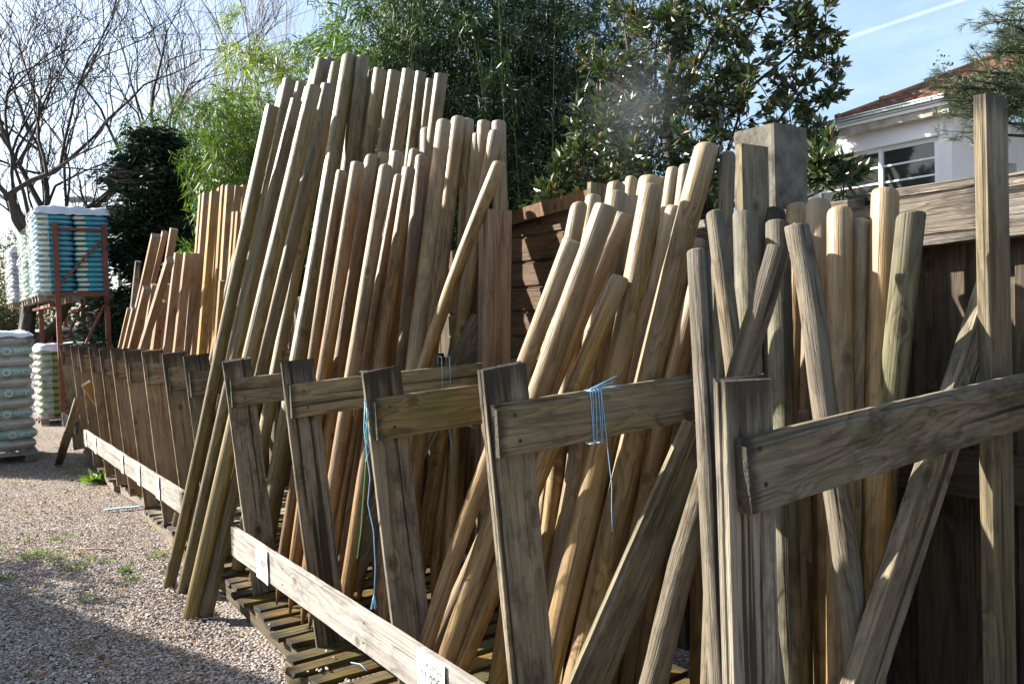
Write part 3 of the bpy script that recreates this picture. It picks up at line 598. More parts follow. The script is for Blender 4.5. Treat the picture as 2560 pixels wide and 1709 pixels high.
# concrete pillar
pc = on_t(1935, 305, 2.95); s_, t_, z_ = ST(pc)
mb = MB(); ws, wt = .225, .232; V = []; NP = 56; q4 = NP//4
lv = [0, .6, 1.2] + [1.4 + (z_ - 1.4)*k/40 for k in range(41)]; c = [(0,0),(1,0),(1,1),(0,1)]
for iz, z in enumerate(lv):
    for j in range(NP):
        e = j//q4; f = (j % q4)/q4; x = c[e][0] + (c[(e+1)%4][0]-c[e][0])*f; y = c[e][1] + (c[(e+1)%4][1]-c[e][1])*f; cx, cy = x - .5, y - .5
        cr = max(0, abs(cx) + abs(cy) - .93)*.5 + (.02 if iz == len(lv)-1 else 0); nz = .010*mnoise.noise(Vector((x*3, y*3, z*4))) + .006*mnoise.noise(Vector((x*14, y*14, z*26))) - .03*max(0, mnoise.noise(Vector((x*5, y*5, z*7 + 3))) - .32)
        k = 1 - cr + nz*3
        V.append(W(s_ + ws*(.5 + cx*k), t_ + wt*(.5 + cy*k), z + .014*mnoise.noise(Vector((x*5, y*5, 1)))*(z > 1.9)))
Fc = [(i*NP+j, i*NP+(j+1)%NP, (i+1)*NP+(j+1)%NP, (i+1)*NP+j) for i in range(len(lv)-1) for j in range(NP)] + [tuple((len(lv)-1)*NP+j for j in range(NP))]
mb.add(V, Fc); tag(mb.build('concrete_pillar', M['concrete']), 'square lichen stained concrete pillar behind the fence', 'pillar')

# ------------------------------------------------------------------ house
HT = 8.0
hs = thing('house', 'white rendered house with clay tile roof and horizontal glazing beyond the fence', 'house', W(5, HT, 0)); invh = Matrix.Translation(-hs.location)
def hbox(name, s0, s1, t0, t1, z0, z1, mat, par=None):
    mb = MB(); V = [W(s, t, z) for s in (s0, s1) for t in (t0, t1) for z in (z0, z1)]
    mb.add(V, [(0,1,3,2),(4,6,7,5),(0,4,5,1),(2,3,7,6),(0,2,6,4),(1,5,7,3)]); o = mb.build(name, mat)
    p = par or hs; o.parent = p; o.matrix_parent_inverse = invh if not par else Matrix(); return o
sc = ST(on_t(2378, 279, HT))[0]; ztop = 3.34
def hz(x, y): q = ST(on_t(x, y, HT)); return q[0], q[2]
wl, wt_ = hz(2130, 395)[0], hz(2345, 340)[1]; wr = hz(2347, 345)[0]; wm_ = hz(2196, 400)[0]; wz0 = 1.6; zc1 = wt_
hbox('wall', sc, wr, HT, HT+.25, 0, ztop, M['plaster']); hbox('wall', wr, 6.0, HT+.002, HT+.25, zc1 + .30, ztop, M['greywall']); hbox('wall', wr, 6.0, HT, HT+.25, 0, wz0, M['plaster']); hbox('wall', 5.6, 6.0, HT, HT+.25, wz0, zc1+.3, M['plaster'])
hbox('lintel', wr - .06, 6.0, HT-.03, HT+.10, zc1 + .004, zc1 + .30, M['white_paint'])
hbox('interior_wall', sc + .3, 6.0, HT+2.6, HT+2.7, 0, 3.4, M['room']); hbox('ceiling', sc+.2, 6.0, HT+.26, HT+2.6, 3.12, 3.18, M['greywall'])
wf = hbox('window', wr, 5.6, HT+.04, HT+.07, zc1 - .04, zc1, M['white_paint'])
def wbox(name, *a): return hbox(name, *a, wf)
zb1 = hz(2345, 390)[1]; zb2 = hz(2345, 433)[1]
for z in (zb1, zb2): wbox('glazing_bar', wr, 5.6, HT+.04, HT+.065, z-.009, z+.009, M['white_paint'])
wbox('mullion', wm_ - .03, wm_ + .012, HT+.02, HT+.09, wz0, zc1, M['white_paint']); wbox('frame', wr - .0, wr + .06, HT+.03, HT+.09, wz0, zc1 - .042, M['white_paint']); wbox('frame', 5.54, 5.6, HT+.03, HT+.09, wz0, zc1-.042, M['white_paint'])
wbox('glass', wr, 5.6, HT+.052, HT+.056, wz0, zc1, M['glass'])
# side wall with door and the second wing
T2 = 9.9
hbox('wall', sc, sc+.2, HT+.25, HT+.62, 0, ztop, M['plaster']); hbox('wall', sc, sc+.2, HT+1.30, T2, 0, ztop, M['plaster']); hbox('wall', sc+.001, sc+.2, HT+.62, HT+1.30, 2.95, ztop, M['plaster'])
dr = hbox('door', sc+.14, sc+.18, HT+.62, HT+1.30, 0, 2.44, M['white_paint']); hbox('door_transom', sc+.13, sc+.18, HT+.62, HT+1.30, 2.44, 2.56, M['white_paint']); hbox('transom_window', sc+.15, sc+.18, HT+.62, HT+1.30, 2.56, 2.95, M['glass'])
for z0, z1 in ((.2, 1.2), (1.32, 2.34)): hbox('door_panel', sc+.125, sc+.139, HT+.74, HT+1.18, z0, z1, M['plaster'])
hbox('wall', -.5, sc - .005, T2, T2 + .25, 0, 4.05, M['plaster']); hbox('eave', -.6, sc+.2, T2-.45, T2+.3, 4.06, 4.20, M['eave'])
# eaves, gutter and roof
so, to = sc - .06, HT - .16
def ez(x, y, t): return ST(on_t(x, y, t))
se = ez(2095, 303, to)[0]; zA_ = ez(2378, 279, to)[2]; zB_ = ez(2378, 260, to)[2]; zC_ = ez(2378, 251, to)[2]; zD_ = ez(2378, 243, to)[2]; zE_ = ez(2378, 236, to)[2]
hbox('eave', so, se, to, HT + .3, zA_, zB_, M['eave']); hbox('fascia', so, se, to - .02, HT, zB_ + .003, zC_, M['white_paint']); hbox('fascia', so, se + .03, to - .05, to + .1, zC_ + .006, zD_ - .01, M['white_paint'])
hbox('gutter', so, se + .05, to - .09, to - .0, zD_ - .006, zD_ + .012, M['gutter'])
for k in range(4):
    mb = MB(); mb.box(W(so + .12 + k*.29, to - .085, (zD_ + zE_)/2 - .006), (.022, .02, zE_ - zD_ - .014), None); o = mb.build('gutter_bracket', M['gutter']); o.parent = hs; o.matrix_parent_inverse = invh
mb = MB(); mb.tube([W(so, to-.085, zE_), W(se+.05, to-.085, zE_)], .009, 5); o = mb.build('gutter_rail', M['gutter']); o.parent = hs; o.matrix_parent_inverse = invh
D = .5
while D < 9 and ez(2475, 152, to + D)[0] < se - D: D += .02
zP = ez(2475, 152, to + D)[2]; ps = se - D; slope = math.atan2(zP - zE_, D); DD = D*1.5
mb = MB(); course = .155; tw = .13
for r in range(int(DD/cos(slope)/course)):
    d = r*course; t0 = to - .03 + d*cos(slope); z0 = zE_ + .0 + d*sin(slope); s_hi = se - d*cos(slope) - .02; nT = int((s_hi - so + 1.5)/tw)
    for c in range(nT + 1):
        sa = s_hi - c*tw - tw; q = []; jz = .006*mnoise.noise(Vector((sa*9, r*3, 0)))
        for kk in range(5):
            x = sa + tw*kk/4; zz = .022*sin(pi*kk/4) + jz
            q += [W(x, t0, z0 + zz + .02), W(x, t0 + course*1.1*cos(slope), z0 + zz + course*1.1*sin(slope) + .004), W(x, t0, z0 + zz - .004)]
        mb.add(q, [(3*i, 3*i+3, 3*i+4, 3*i+1) for i in range(4)] + [(3*i, 3*i+2, 3*i+5, 3*i+3) for i in range(4)])
o = mb.build('roof', M['tile'], smooth=False); o.parent = hs; o.matrix_parent_inverse = invh
mb = MB(); e0 = W(se, to, zE_ - .02); e1_ = W(se - DD, to + DD, zE_ - .02 + DD*tan(slope))
mb.add([e0, W(so - 1.5, to, zE_ - .02), W(so - 1.5, to + DD, e1_.z), e1_], [(0,1,2,3)]); mb.add([e0, e1_, W(se, to + 2*DD, zE_ - .02)], [(0,1,2)]); o = mb.build('roof_deck', M['tile']); o.parent = hs; o.matrix_parent_inverse = invh
mb = MB(); nr = int(DD*1.45/.42)
for k in range(nr):
    pa = W(se, to, zE_ + .02).lerp(W(se - DD, to + DD, zE_ + .02 + DD*tan(slope)), k/nr); pb = W(se, to, zE_ + .02).lerp(W(se - DD, to + DD, zE_ + .02 + DD*tan(slope)), (k+1.04)/nr)
    mb.tube([pa, pb], [.050, .036], 8); mb.tube([pa - (pb-pa)*.03, pa + (pb-pa)*.06], .060, 8)
o = mb.build('ridge_tile', M['ridge'], smooth=True); o.parent = hs; o.matrix_parent_inverse = invh

# ------------------------------------------------------------------ steel racking and bagged goods
SR = on_y(150, 1010, 13.4); sr_s, sr_t, _ = ST(SR)
st = thing('steel_rack', 'rusty red steel pallet racking carrying the blue bags', 'racking', W(sr_s, sr_t, 0)); invs = Matrix.Translation(-st.location)
def spart(mb, name, m='rust'): o = mb.build(name, M[m]); o.parent = st; o.matrix_parent_inverse = invs; return o
FW = ST(on_s(265, 700, sr_s))[1] - ST(on_s(143, 700, sr_s))[1]; t0 = ST(on_s(143, 700, sr_s))[1]; ztop_r = ST(on_s(137, 556, sr_s))[2]; zsh = ST(on_s(150, 742, sr_s))[2] - .02
def bar(a, b, w, d): mb = MB(); R = frame_R(b-a, NU); mb.box((a+b)/2, (w, d, (b-a).length), R); return mb
for sgap in (0, 2.7, 5.4):
    s_ = sr_s + sgap; zt = ztop_r if sgap == 0 else zsh + .05
    for t in (t0, t0+FW): spart(bar(W(s_, t, 0), W(s_, t, zt), .075, .07), 'upright')
    for z in ((ztop_r - .1, zsh + .07, .35) if sgap == 0 else (.35,)): spart(bar(W(s_, t0 + .038, z), W(s_, t0 + FW - .038, z), .045, .04), 'brace')
    if sgap == 0:
        spart(bar(W(s_, t0 + .05, zsh + .25), W(s_, t0 + FW - .05, ztop_r - .28), .04, .03), 'diagonal_brace')
    spart(bar(W(s_, t0 + .05, .6), W(s_, t0 + FW - .05, zsh - .12), .04, .03), 'diagonal_brace')
for t in (t0 - .06, t0 + FW + .06): spart(bar(W(sr_s + .04, t, zsh - .11), W(sr_s + 5.5, t, zsh - .11), .05, .12), 'beam')

def bagmat(name, base, base2, oval=None, stripe=(.55,.62,.66)):
    n = N(name); co = n.coord(); sp = n.node('ShaderNodeSeparateXYZ', ins={0: co}); rnd = n.node('ShaderNodeObjectInfo').outputs['Random']
    c = n.mix(n.ramp(n.noise(co, 6, 3, .6), [(.42, 0.), (.6, 1.)]), base, base2)
    st_ = n.ramp(n.noise(n.mapping(co, (1, 3, 34)), 1.3, 2, .5), [(.56, 0.), (.60, 1.)])
    c = n.mix(n.math('MULTIPLY', st_, .6), c, stripe)
    if oval:
        x = n.math('DIVIDE', n.math('ADD', sp.outputs[0], oval[0]), oval[1]); z = n.math('DIVIDE', sp.outputs[2], oval[2])
        d = n.math('ADD', n.math('POWER', n.math('ABSOLUTE', x), 4.), n.math('POWER', n.math('ABSOLUTE', z), 2.))
        c = n.mix(n.ramp(d, [(1.4, .85), (1.8, 0.)] if 0 else [(.80, 1.), (.81, .0)]), c, (.62,.58,.38)); 
    return n.finish(c, .32, n.bump(n.noise(n.mapping(co, (12, 8, 20)), 1.0, 4, .6), .6, .03), .5)
M['bag_blue'] = bagmat('blue_plastic_bag', (.06,.32,.40), (.08,.22,.38), (.17, .085, .026), (.36,.52,.58))
M['bag_green'] = bagmat('green_plastic_bag', (.12,.32,.24), (.22,.38,.30), None, (.48,.54,.5))
M['bag_tan'] = bagmat('tan_plastic_bag', (.30,.27,.19), (.25,.21,.14), None, (.5,.48,.45))
M['bag_lime'] = bagmat('lime_plastic_bag', (.20,.24,.06), (.10,.12,.14), None, (.42,.44,.42))
M['bag_purple'] = bagmat('purple_plastic_bag', (.17,.12,.20), (.28,.10,.16), None, (.45,.42,.48))
M['bag_white'] = bagmat('silver_plastic_bag', (.34,.39,.44), (.26,.27,.36), None, (.8,.8,.8))
def film_mat(lo_=.12, hi_=.62):
    n = N('clear_stretch_film'); b = n.n.new('ShaderNodeBsdfPrincipled'); co = n.coord()
    b.inputs['Base Color'].default_value = (.85,.87,.9,1); b.inputs['Roughness'].default_value = .22
    n.l.new(n.bump(n.noise(co, 14, 5, .7, .8), .9, .05), b.inputs['Normal'])
    t = n.n.new('ShaderNodeBsdfTransparent'); m = n.n.new('ShaderNodeMixShader'); n.l.new(n.ramp(n.noise(co, 7, 4, .65), [(.35, lo_), (.68, hi_)]), m.inputs[0])
    n.l.new(t.outputs[0], m.inputs[1]); n.l.new(b.outputs[0], m.inputs[2]); n.l.new(m.outputs[0], n.out.inputs[0]); return n.mat
M['film'] = film_mat(.05, .42); M['film_thin'] = film_mat(.06, .32); M['cover'] = simple('white_plastic_cover', (.62,.63,.67), .35, 0, 4, amt=.08, bump=.3)
def bag_verts(L, Wd, Hh, seed):
    V = []; F = []; nu, nv = 24, 12
    for j in range(nv+1):
        ph = -pi/2 + pi*j/nv
        for i in range(nu):
            th = 2*pi*i/nu; e = .32; e2 = .75
            c = lambda q, p: math.copysign(abs(cos(q))**p, cos(q)); sn = lambda q, p: math.copysign(abs(sin(q))**p, sin(q))
            p = Vector((c(ph, e2)*c(th, e)*L/2, c(ph, e2)*sn(th, e)*Wd/2, sn(ph, .8)*Hh/2))
            p += Vector((1,1,.5))*.010*mnoise.noise(p*9 + Vector((seed*3.1, 0, 0))); V.append(p)
    for j in range(nv): F += [(j*nu+i, j*nu+(i+1)%nu, (j+1)*nu+(i+1)%nu, (j+1)*nu+i) for i in range(nu)]
    return V, F
BAGS = {}
def bag_mesh(kind, L, Wd, Hh, v):
    k = (kind, L, Wd, round(Hh, 3), v)
    if k not in BAGS:
        V, F = bag_verts(L, Wd, Hh*1.32, v); me = bpy.data.meshes.new('bag'); me.from_pydata([tuple(p) for p in V], [], F); me.materials.append(M[kind]); me.polygons.foreach_set('use_smooth', [True]*len(me.polygons)); BAGS[k] = me
    return BAGS[k]
Rz = Matrix.Rotation(math.atan2(VY, VX), 4, 'Z')     # local x -> +t (v), local y -> +s (u)
def stack(name, lab, s0, t0, z0, Ws, Wt, layers, lh, kinds, cover=True, side=True, grp=None, writing=False, covh=.12, front=False):
    """bag pallet: spans s0..s0+Ws and t0..t0+Wt, first pallet then layers"""
    org = W(s0 + Ws/2, t0 + Wt/2, z0)
    th = thing(name, lab, 'bag pallet', org, grp); th.rotation_euler = (0, 0, math.atan2(VY, VX)); rr = random.Random(int(s0*10 + t0*7))
    def ch(o, loc=(0,0,0)): o.parent = th; o.location = loc; return o
    mb = MB()
    for k in range(6): mb.box((-Wt/2 + .06 + k*(Wt-.12)/5, 0, .125), (.1, Ws, .022))
    for y in (-Ws/2 + .05, 0, Ws/2 - .05): mb.box((0, y, .095), (Wt, .1, .035)); [mb.box((x, y, .045), (.12, .09, .09)) for x in (-Wt/2+.07, 0, Wt/2-.07)]
    ch(mb.build('pallet', M['bag_pallet']))
    for l in range(layers):
        z = .14 + lh*(l + .5); sh = .012*sin(l*1.7) 
        kind = kinds[l % len(kinds)]; shr = 1 - (.05 if l == layers-1 else 0)
        for ix in range(2):
            for iy in range(2):
                o = bpy.data.objects.new('bag', bag_mesh(kind, Wt*.505*shr, Ws*.505*shr, lh, (l + ix) % 3)); COL.objects.link(o)
                ch(o, ((ix-.5)*Wt*.495*shr + sh + rr.uniform(-.008,.008), (iy-.5)*Ws*.495*shr + rr.uniform(-.012,.012), z)); o.rotation_euler = (0, rr.uniform(-.01,.01), rr.uniform(-.02,.02))
                if writing and iy == 0 and ix == 1 and kind == 'bag_green' or (writing and iy == 0 and ix == 0 and kind == 'bag_green'):
                    tb = MB(); yy = -Ws*.253*shr - .006
                    tv, tf = text_mesh('50 L', lh*.55); tb.add([Vector((v.x + .16, yy, v.y)) for v in tv], tf)
                    R_ = lh*.34; q = [Vector((.03 + cos(a)*r, yy, sin(a)*r)) for r in (R_, R_*.72) for a in [2*pi*i/14 for i in range(14)]]
                    te = MB(); te.add(q, [(i, (i+1)%14, 14+(i+1)%14, 14+i) for i in range(14)]); te.build('emblem', M['paper']).parent = o
                    to_ = tb.build('lettering', M['paper']); to_.parent = o
                if writing and iy == 0 and kind == 'bag_tan':
                    tb = MB(); yy = -Ws*.253*shr - .006; tv, tf = text_mesh('Terreau Horticole', lh*.30); tb.add([Vector((v.x, yy, v.y + .01)) for v in tv], tf); to_ = tb.build('lettering', M['paper']); to_.parent = o
    ztop = .14 + lh*layers
    if cover:
        V = []; F = []; n = 22
        for j in range(n+1):
            for i in range(n+1):
                x = (i/n-.5)*2; y = (j/n-.5)*2; m = max(abs(x), abs(y)); d = max(0, m - .86)/.14
                px, py = x*Wt/2*1.02, y*Ws/2*1.02
                z = ztop + .035 - d**1.5*covh + .055*abs(mnoise.noise(Vector((px*4 + s0, py*4, 1)))) + .03*mnoise.noise(Vector((px*13 + s0, py*13, 5)))
                V.append((px + .012*mnoise.noise(Vector((px*9, py*9, 4 + s0))), py, z))
        F = [(j*(n+1)+i, j*(n+1)+i+1, (j+1)*(n+1)+i+1, (j+1)*(n+1)+i) for j in range(n) for i in range(n)]
        ch(mesh_obj('plastic_cover', V, F, M['cover']))
    if side:
        V = []; F = []; n = 26; m_ = 60; hx = Wt/2 + .02; hy = Ws/2 + .02
        path = [(-hx, hy*.98), (-hx, -hy*.9), (-hx*.93, -hy), (-hx*.62, -hy)]
        for j in range(m_+1):
            z = .10 + (ztop - .10)*j/m_
            for i in range(n+1):
                f = i/n*3; a = min(2, int(f)); q = f - a; x = path[a][0]*(1-q) + path[a+1][0]*q; y = path[a][1]*(1-q) + path[a+1][1]*q
                r = .030*mnoise.noise(Vector((x*7, y*7, z*14 + s0))) + .014*abs(sin((z - .14)/lh*pi))
                V.append((x - r*(1 if a < 2 else .2), y - r*(.2 if a < 1 else .7), z))
        F = [(j*(n+1)+i, j*(n+1)+i+1, (j+1)*(n+1)+i+1, (j+1)*(n+1)+i) for j in range(m_) for i in range(n)]
        ch(mesh_obj('plastic_wrap', V, F, M['film']))
    if front:
        V = []; n = 40; m_ = 60
        for j in range(m_+1):
            z = .08 + (ztop - .08)*j/m_
            for i in range(n+1):
                x = (i/n - .5)*(Wt + .02); r = .018*mnoise.noise(Vector((x*9, 3, z*16))) + .022*abs(cos((z - .14)/lh*pi)); V.append((x + .015*mnoise.noise(Vector((z*12, 1, 1)))*(i == n), -Ws/2 - .022 + r, z))
        ch(mesh_obj('plastic_wrap', V, [(j*(n+1)+i, j*(n+1)+i+1, (j+1)*(n+1)+i+1, (j+1)*(n+1)+i) for j in range(m_) for i in range(n)], M['film_thin']))
    return th
blt = ST(on_s(92, 700, sr_s + .05))[1]; wbl = ST(on_s(283, 700, sr_s + .05))[1] - blt
zb_ = ST(on_s(150, 745, sr_s + .05))[2] - .05; ztb = ST(on_s(180, 524, sr_s + .05))[2]
lay = 16; lhb = (ztb - zb_ - .14)/lay
stack('bag_pallet', 'blue plastic bags shrink wrapped on a pallet on top of the steel racking', sr_s + .05, blt, zb_, 1.0, wbl, lay, lhb, ['bag_blue'])
stack('bag_pallet', 'green and white bags on a pallet on the racking, left of the blue ones', sr_s + 1.75, blt - .02, zb_, 1.0, wbl, 14, lhb, ['bag_green'], covh=.05)
stack('bag_pallet', 'silvery film wrapped bags at the far left end of the racking', sr_s + 3.6, blt - .12, zb_, 1.0, wbl, 12, lhb, ['bag_white'])
kz = ST(on_s(150, 870, sr_s + .25)); k2t = ST(on_s(96, 950, sr_s + .25))[1]
stack('bag_pallet', 'lime green bags under white cover on the ground below the racking', sr_s + .25, k2t, 0, 1.0, 1.15, 10, .112, ['bag_lime'], covh=.1)
stack('bag_pallet', 'low white covered bags behind the far rack posts', sr_s + .3, k2t + 1.35, 0, 1.0, 1.2, 9, .125, ['bag_lime', 'bag_white'], covh=.1)
stack('bag_pallet', 'purple film wrapped bags in the shade under the racking', sr_s + 3.4, k2t - .1, 0, 1.1, 1.4, 11, .125, ['bag_purple'], covh=.03)
k1 = on_z(96, 1150, 0); k1s, k1t, _ = ST(k1)
stack('bag_pallet', 'tan and green bags of potting soil under a crumpled cover at the left edge', k1s, k1t - 1.2, 0, 1.1, 1.2, 11, .122, ['bag_tan', 'bag_green'], side=False, front=True, writing=True, covh=.06)

# ------------------------------------------------------------------ leaves
def leaves(name, C, D, size, width, mat, parent, fold=.0, jitter=.25):
    """C centres (n,3), D directions (n,3); one rhombic leaf each (two tris folded along the midrib when fold>0)"""
    n = len(C); D = D/np.linalg.norm(D, axis=1, keepdims=True); R = rng.normal(size=(n, 3)); X = np.cross(D, R); X /= np.linalg.norm(X, axis=1, keepdims=True); Nn = np.cross(X, D)
    L = size*(1 + jitter*rng.uniform(-1, 1, n))[:,None]; Wd = width*(1 + jitter*rng.uniform(-1, 1, n))[:,None]
    a = C; c = C + D*L; mid = C + D*L*.45
    b = mid + X*Wd/2 + Nn*Wd*fold; d = mid - X*Wd/2 + Nn*Wd*fold
    if fold > 0:
        V = np.stack([a, b, c, d], 1).reshape(-1, 3); k = 4*np.arange(n)[:,None]
        F = np.concatenate([k + np.array([[0,1,2]]), k + np.array([[0,2,3]])], 1).reshape(-1, 3)
    else:
        V = np.stack([a, b, c, d], 1).reshape(-1, 3); F = 4*np.arange(n)[:,None] + np.array([[0,1,2,3]])
    return np_obj(name, V, F, mat, parent)
def rdir(n, down=0., h=1.): d = rng.normal(size=(n, 3)); d /= np.linalg.norm(d, axis=1, keepdims=True); d[:,2] = d[:,2]*h - down; return d
def bamboo(x, y, r, h, nculm, nleaf, mat, lab, dirv=(0,0), zlow=1.5, spread=1.0, leafsz=.15):
    th = thing('bamboo', lab, 'bamboo', (x, y, 0), 'bamboo thicket behind the fence')
    mb = MB(); C = []
    for k in range(nculm):
        a = random.uniform(0, 6.28); q = r*sqrt(random.random()); bx, by = q*cos(a), q*sin(a); hh = h*random.uniform(.72, 1.02); ln = random.uniform(.1, .55)*spread; la = random.uniform(0, 6.28)
        dx, dy = cos(la)*ln + dirv[0], sin(la)*ln + dirv[1]
        pts = [Vector((bx + dx*(f**2.2)*1.4, by + dy*(f**2.2)*1.4, hh*(f - .06*f**4))) for f in [i/9 for i in range(10)]]
        mb.tube(pts, [.016*(1 - .85*i/9) for i in range(10)], 5)
        m = int(19*hh/5)
        for j in range(m):
            f = random.uniform(max(.15, zlow/hh - .1), 1.0); i = min(8, int(f*9)); p = pts[i].lerp(pts[i+1], f*9 - i)
            a = random.uniform(0, 6.28); rl = random.uniform(.15, .62)*(1.15 - .6*f)*spread; C.append((p.x + cos(a)*rl, p.y + sin(a)*rl, p.z + random.uniform(-.15, .12)))
    mb.build('culm', M['culm'], th, True)
    C = np.array(C); m = len(C); idx = rng.integers(0, m, nleaf); sprig = rng.normal(0, 1, (m, 3)); sprig /= np.linalg.norm(sprig, axis=1, keepdims=True); sprig[:,2] = sprig[:,2]*.3 - .35
    f = rng.uniform(-.3, .42, nleaf)[:,None]; P_ = C[idx] + sprig[idx]*f + rng.normal(0, .06, (nleaf, 3)); D = sprig[idx]*1.0 + rdir(nleaf, .45, .7)*.9
    leaves('foliage', P_, D, leafsz, leafsz*.115, mat, th, jitter=.4); return th
def at(x, y, Y): p = on_y(x, y, Y); return p
# main thicket (dark) and brighter tops to the left
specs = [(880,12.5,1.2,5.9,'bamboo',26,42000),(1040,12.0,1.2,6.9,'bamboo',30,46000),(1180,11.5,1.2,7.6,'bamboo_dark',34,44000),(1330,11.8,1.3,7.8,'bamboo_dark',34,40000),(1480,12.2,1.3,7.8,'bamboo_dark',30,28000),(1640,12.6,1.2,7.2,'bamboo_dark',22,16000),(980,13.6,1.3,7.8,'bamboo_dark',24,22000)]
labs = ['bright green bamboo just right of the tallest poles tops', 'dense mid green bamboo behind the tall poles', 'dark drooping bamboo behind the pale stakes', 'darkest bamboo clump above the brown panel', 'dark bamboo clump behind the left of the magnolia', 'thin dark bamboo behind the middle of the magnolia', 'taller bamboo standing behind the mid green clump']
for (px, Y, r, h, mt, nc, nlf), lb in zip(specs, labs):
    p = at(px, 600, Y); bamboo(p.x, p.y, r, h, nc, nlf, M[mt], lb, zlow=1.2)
for px, Y, r, h, nc, nlf, mt, lb, sp in [(610,12.5,.9,5.3,22,42000,'bamboo','green bamboo left of the tallest poles',1.0),(525,16.0,.9,6.2,20,34000,'bamboo','mid green bamboo above the dark evergreen',1.0),(465,17.5,.7,6.2,10,10000,'bamboo','leftmost green bamboo against the leafless trees',1.),
    (700,14.0,.9,7.0,20,34000,'bamboo_yel','yellow green feathery bamboo behind the tallest poles',1.0),(790,15.0,.6,7.0,10,9000,'bamboo_yel','pale yellow bamboo wisps above the tallest poles',1.0)]:
    p = at(px, 600, Y); bamboo(p.x, p.y, r, h, nc, nlf, M[mt], lb, spread=sp)

# dark evergreen
def evergreen(px, Y, h, r, n, lab):
    p = at(px, 800, Y); th = thing('evergreen_tree', lab, 'tree', (p.x, p.y, 0)); mb = MB(); mb.tube([(0,0,0),(0,0,h*.9)], [.12, .02], 7); C = []; Dv = []
    for k in range(150):
        z = h*(.12 + .86*(k/150)); a = random.uniform(0, 6.28); R_ = r*(1.08 - (z/h)**2.2)*random.uniform(.6, 1.1)*(1 + .75*mnoise.noise(Vector((cos(a)*1.2 + px, sin(a)*1.2, z*.9)))); e = Vector((cos(a)*R_, sin(a)*R_, z + .1 + .18*R_))
        mb.tube([(0,0,z), e*.5 + Vector((0,0,z*.5 + .05)), e], [.025, .015, .005], 4)
        for j in range(n//150):
            f = random.uniform(.25, 1.05)**.7; C.append((e.x*f + random.gauss(0,.12), e.y*f + random.gauss(0,.12), z + (e.z-z)*f + random.gauss(0,.07))); Dv.append((cos(a) + random.gauss(0,.6), sin(a) + random.gauss(0,.6), random.gauss(-.1,.35)))
    mb.build('trunk', M['bark'], th, True); leaves('crown', np.array(C), np.array(Dv), .13, .05, M['conifer'], th, fold=.25)
evergreen(400, 15.0, 5.0, 1.15, 40000, 'dark evergreen tree between the racking and the bamboo')
evergreen(470, 16.5, 4.6, 1.0, 18000, 'taller dark evergreen peeking left of the bamboo')
evergreen(500, 14.6, 3.3, 1.1, 30000, 'dark evergreen just behind the far timbers')

# bare trees
def bare(px, Y, lab, h, mat, levels, r0, spread, nseed, lean=(0,0), up=.25, first=.35, twig=.006, kids=(3,5), lenk=.72, trunk_pts=None):
    p = at(px, 840, Y); th = thing('bare_tree', lab, 'tree', (p.x, p.y, 0)); rr = random.Random(nseed); tr = MB(); br = MB()
    def grow(p0, d, L, r, lv):
        pts = [p0]; q = p0; dd = d.copy(); ns = 4 if lv > 1 else 3
        for i in range(ns):
            dd = (dd + Vector((rr.gauss(0,.17), rr.gauss(0,.17), rr.gauss(0,.12) + up*.13))).normalized(); q = q + dd*L/ns; pts.append(q)
        rad = [max(twig*.6, r*(1 - .5*i/ns)) for i in range(ns+1)]
        (tr if lv >= levels-1 else br).tube(pts, rad, 6 if lv >= levels-1 else 4 if lv > 2 else 3, cap=False)
        if lv == 0: return
        nk = rr.randint(*kids)
        for k in range(nk):
            f = rr.uniform(.3, 1.0) if k else 1.0; i = min(ns-1, int(f*ns)); b = pts[i].lerp(pts[i+1], f*ns - i)
            ax = Vector((rr.gauss(0,1), rr.gauss(0,1), rr.gauss(0,.5))).normalized(); nd = (dd + ax*spread*rr.uniform(.5, 1.2) + Vector((0,0,up*.3))).normalized()
            grow(b, nd, L*lenk*rr.uniform(.75, 1.15), max(twig*.6, r*.55*rr.uniform(.8, 1.1)), lv-1)
    base = Vector((0,0,0)); d = Vector((lean[0], lean[1], 1)).normalized(); grow(base, d, h*first, r0, levels)
    tr.build('trunk', M[mat], th, True); br.build('crown', M[mat], th, True); return th
bare(15, 15.5, 'large dark leafless tree at the left edge', 8.5, 'bark', 6, .20, .72, 21, (.05, 0), .22, .36, .0075, (3,4), .78)
bare(470, 34, 'pale leafless tree behind the evergreens', 19, 'palebark', 5, .2, .30, 9, (0,0), .8, .32, .009, (3,4), .76)
bare(600, 36, 'pale thin leafless tree behind the yellow bamboo', 20, 'palebark', 5, .16, .26, 31, (-.02,0), .9, .32, .009, (3,4), .76)
bare(170, 24, 'low tangled leafless tree behind the blue bags', 6.5, 'bark', 5, .10, .8, 14, (0,0), .3, .34, .008, (4,5), .74)
# ivy shrubs under the bare trees
def shrub(px, Y, h, r, n, lab, mat='ivy', name='shrub', lsz=.08, sig=.15):
    p = at(px, 840, Y); th = thing(name, lab, 'shrub', (p.x, p.y, 0)); mb = MB(); C = []
    for k in range(40):
        a = random.uniform(0, 6.28); q = r*sqrt(random.random()); e = Vector((cos(a)*q, sin(a)*q, h*random.uniform(.25, 1)*(1 - .35*(q/r)**2))); mb.tube([(cos(a)*q*.2, sin(a)*q*.2, 0), e*.55 + Vector((0,0,.1)), e], [.018,.01,.004], 4); 
        for j in range(n//40):
            f = random.uniform(.3, 1.05); C.append((e.x*f + random.gauss(0,sig), e.y*f + random.gauss(0,sig), e.z*f + random.gauss(0,sig)))
    mb.build('stem', M['bark'], th, True); leaves('foliage', np.array(C), rdir(len(C), .2), lsz, lsz*.6, M[mat], th, fold=.2); return th
shrub(10, 19, 3.9, 1.3, 16000, 'dark ivy covered shrub behind the wrapped pallets')
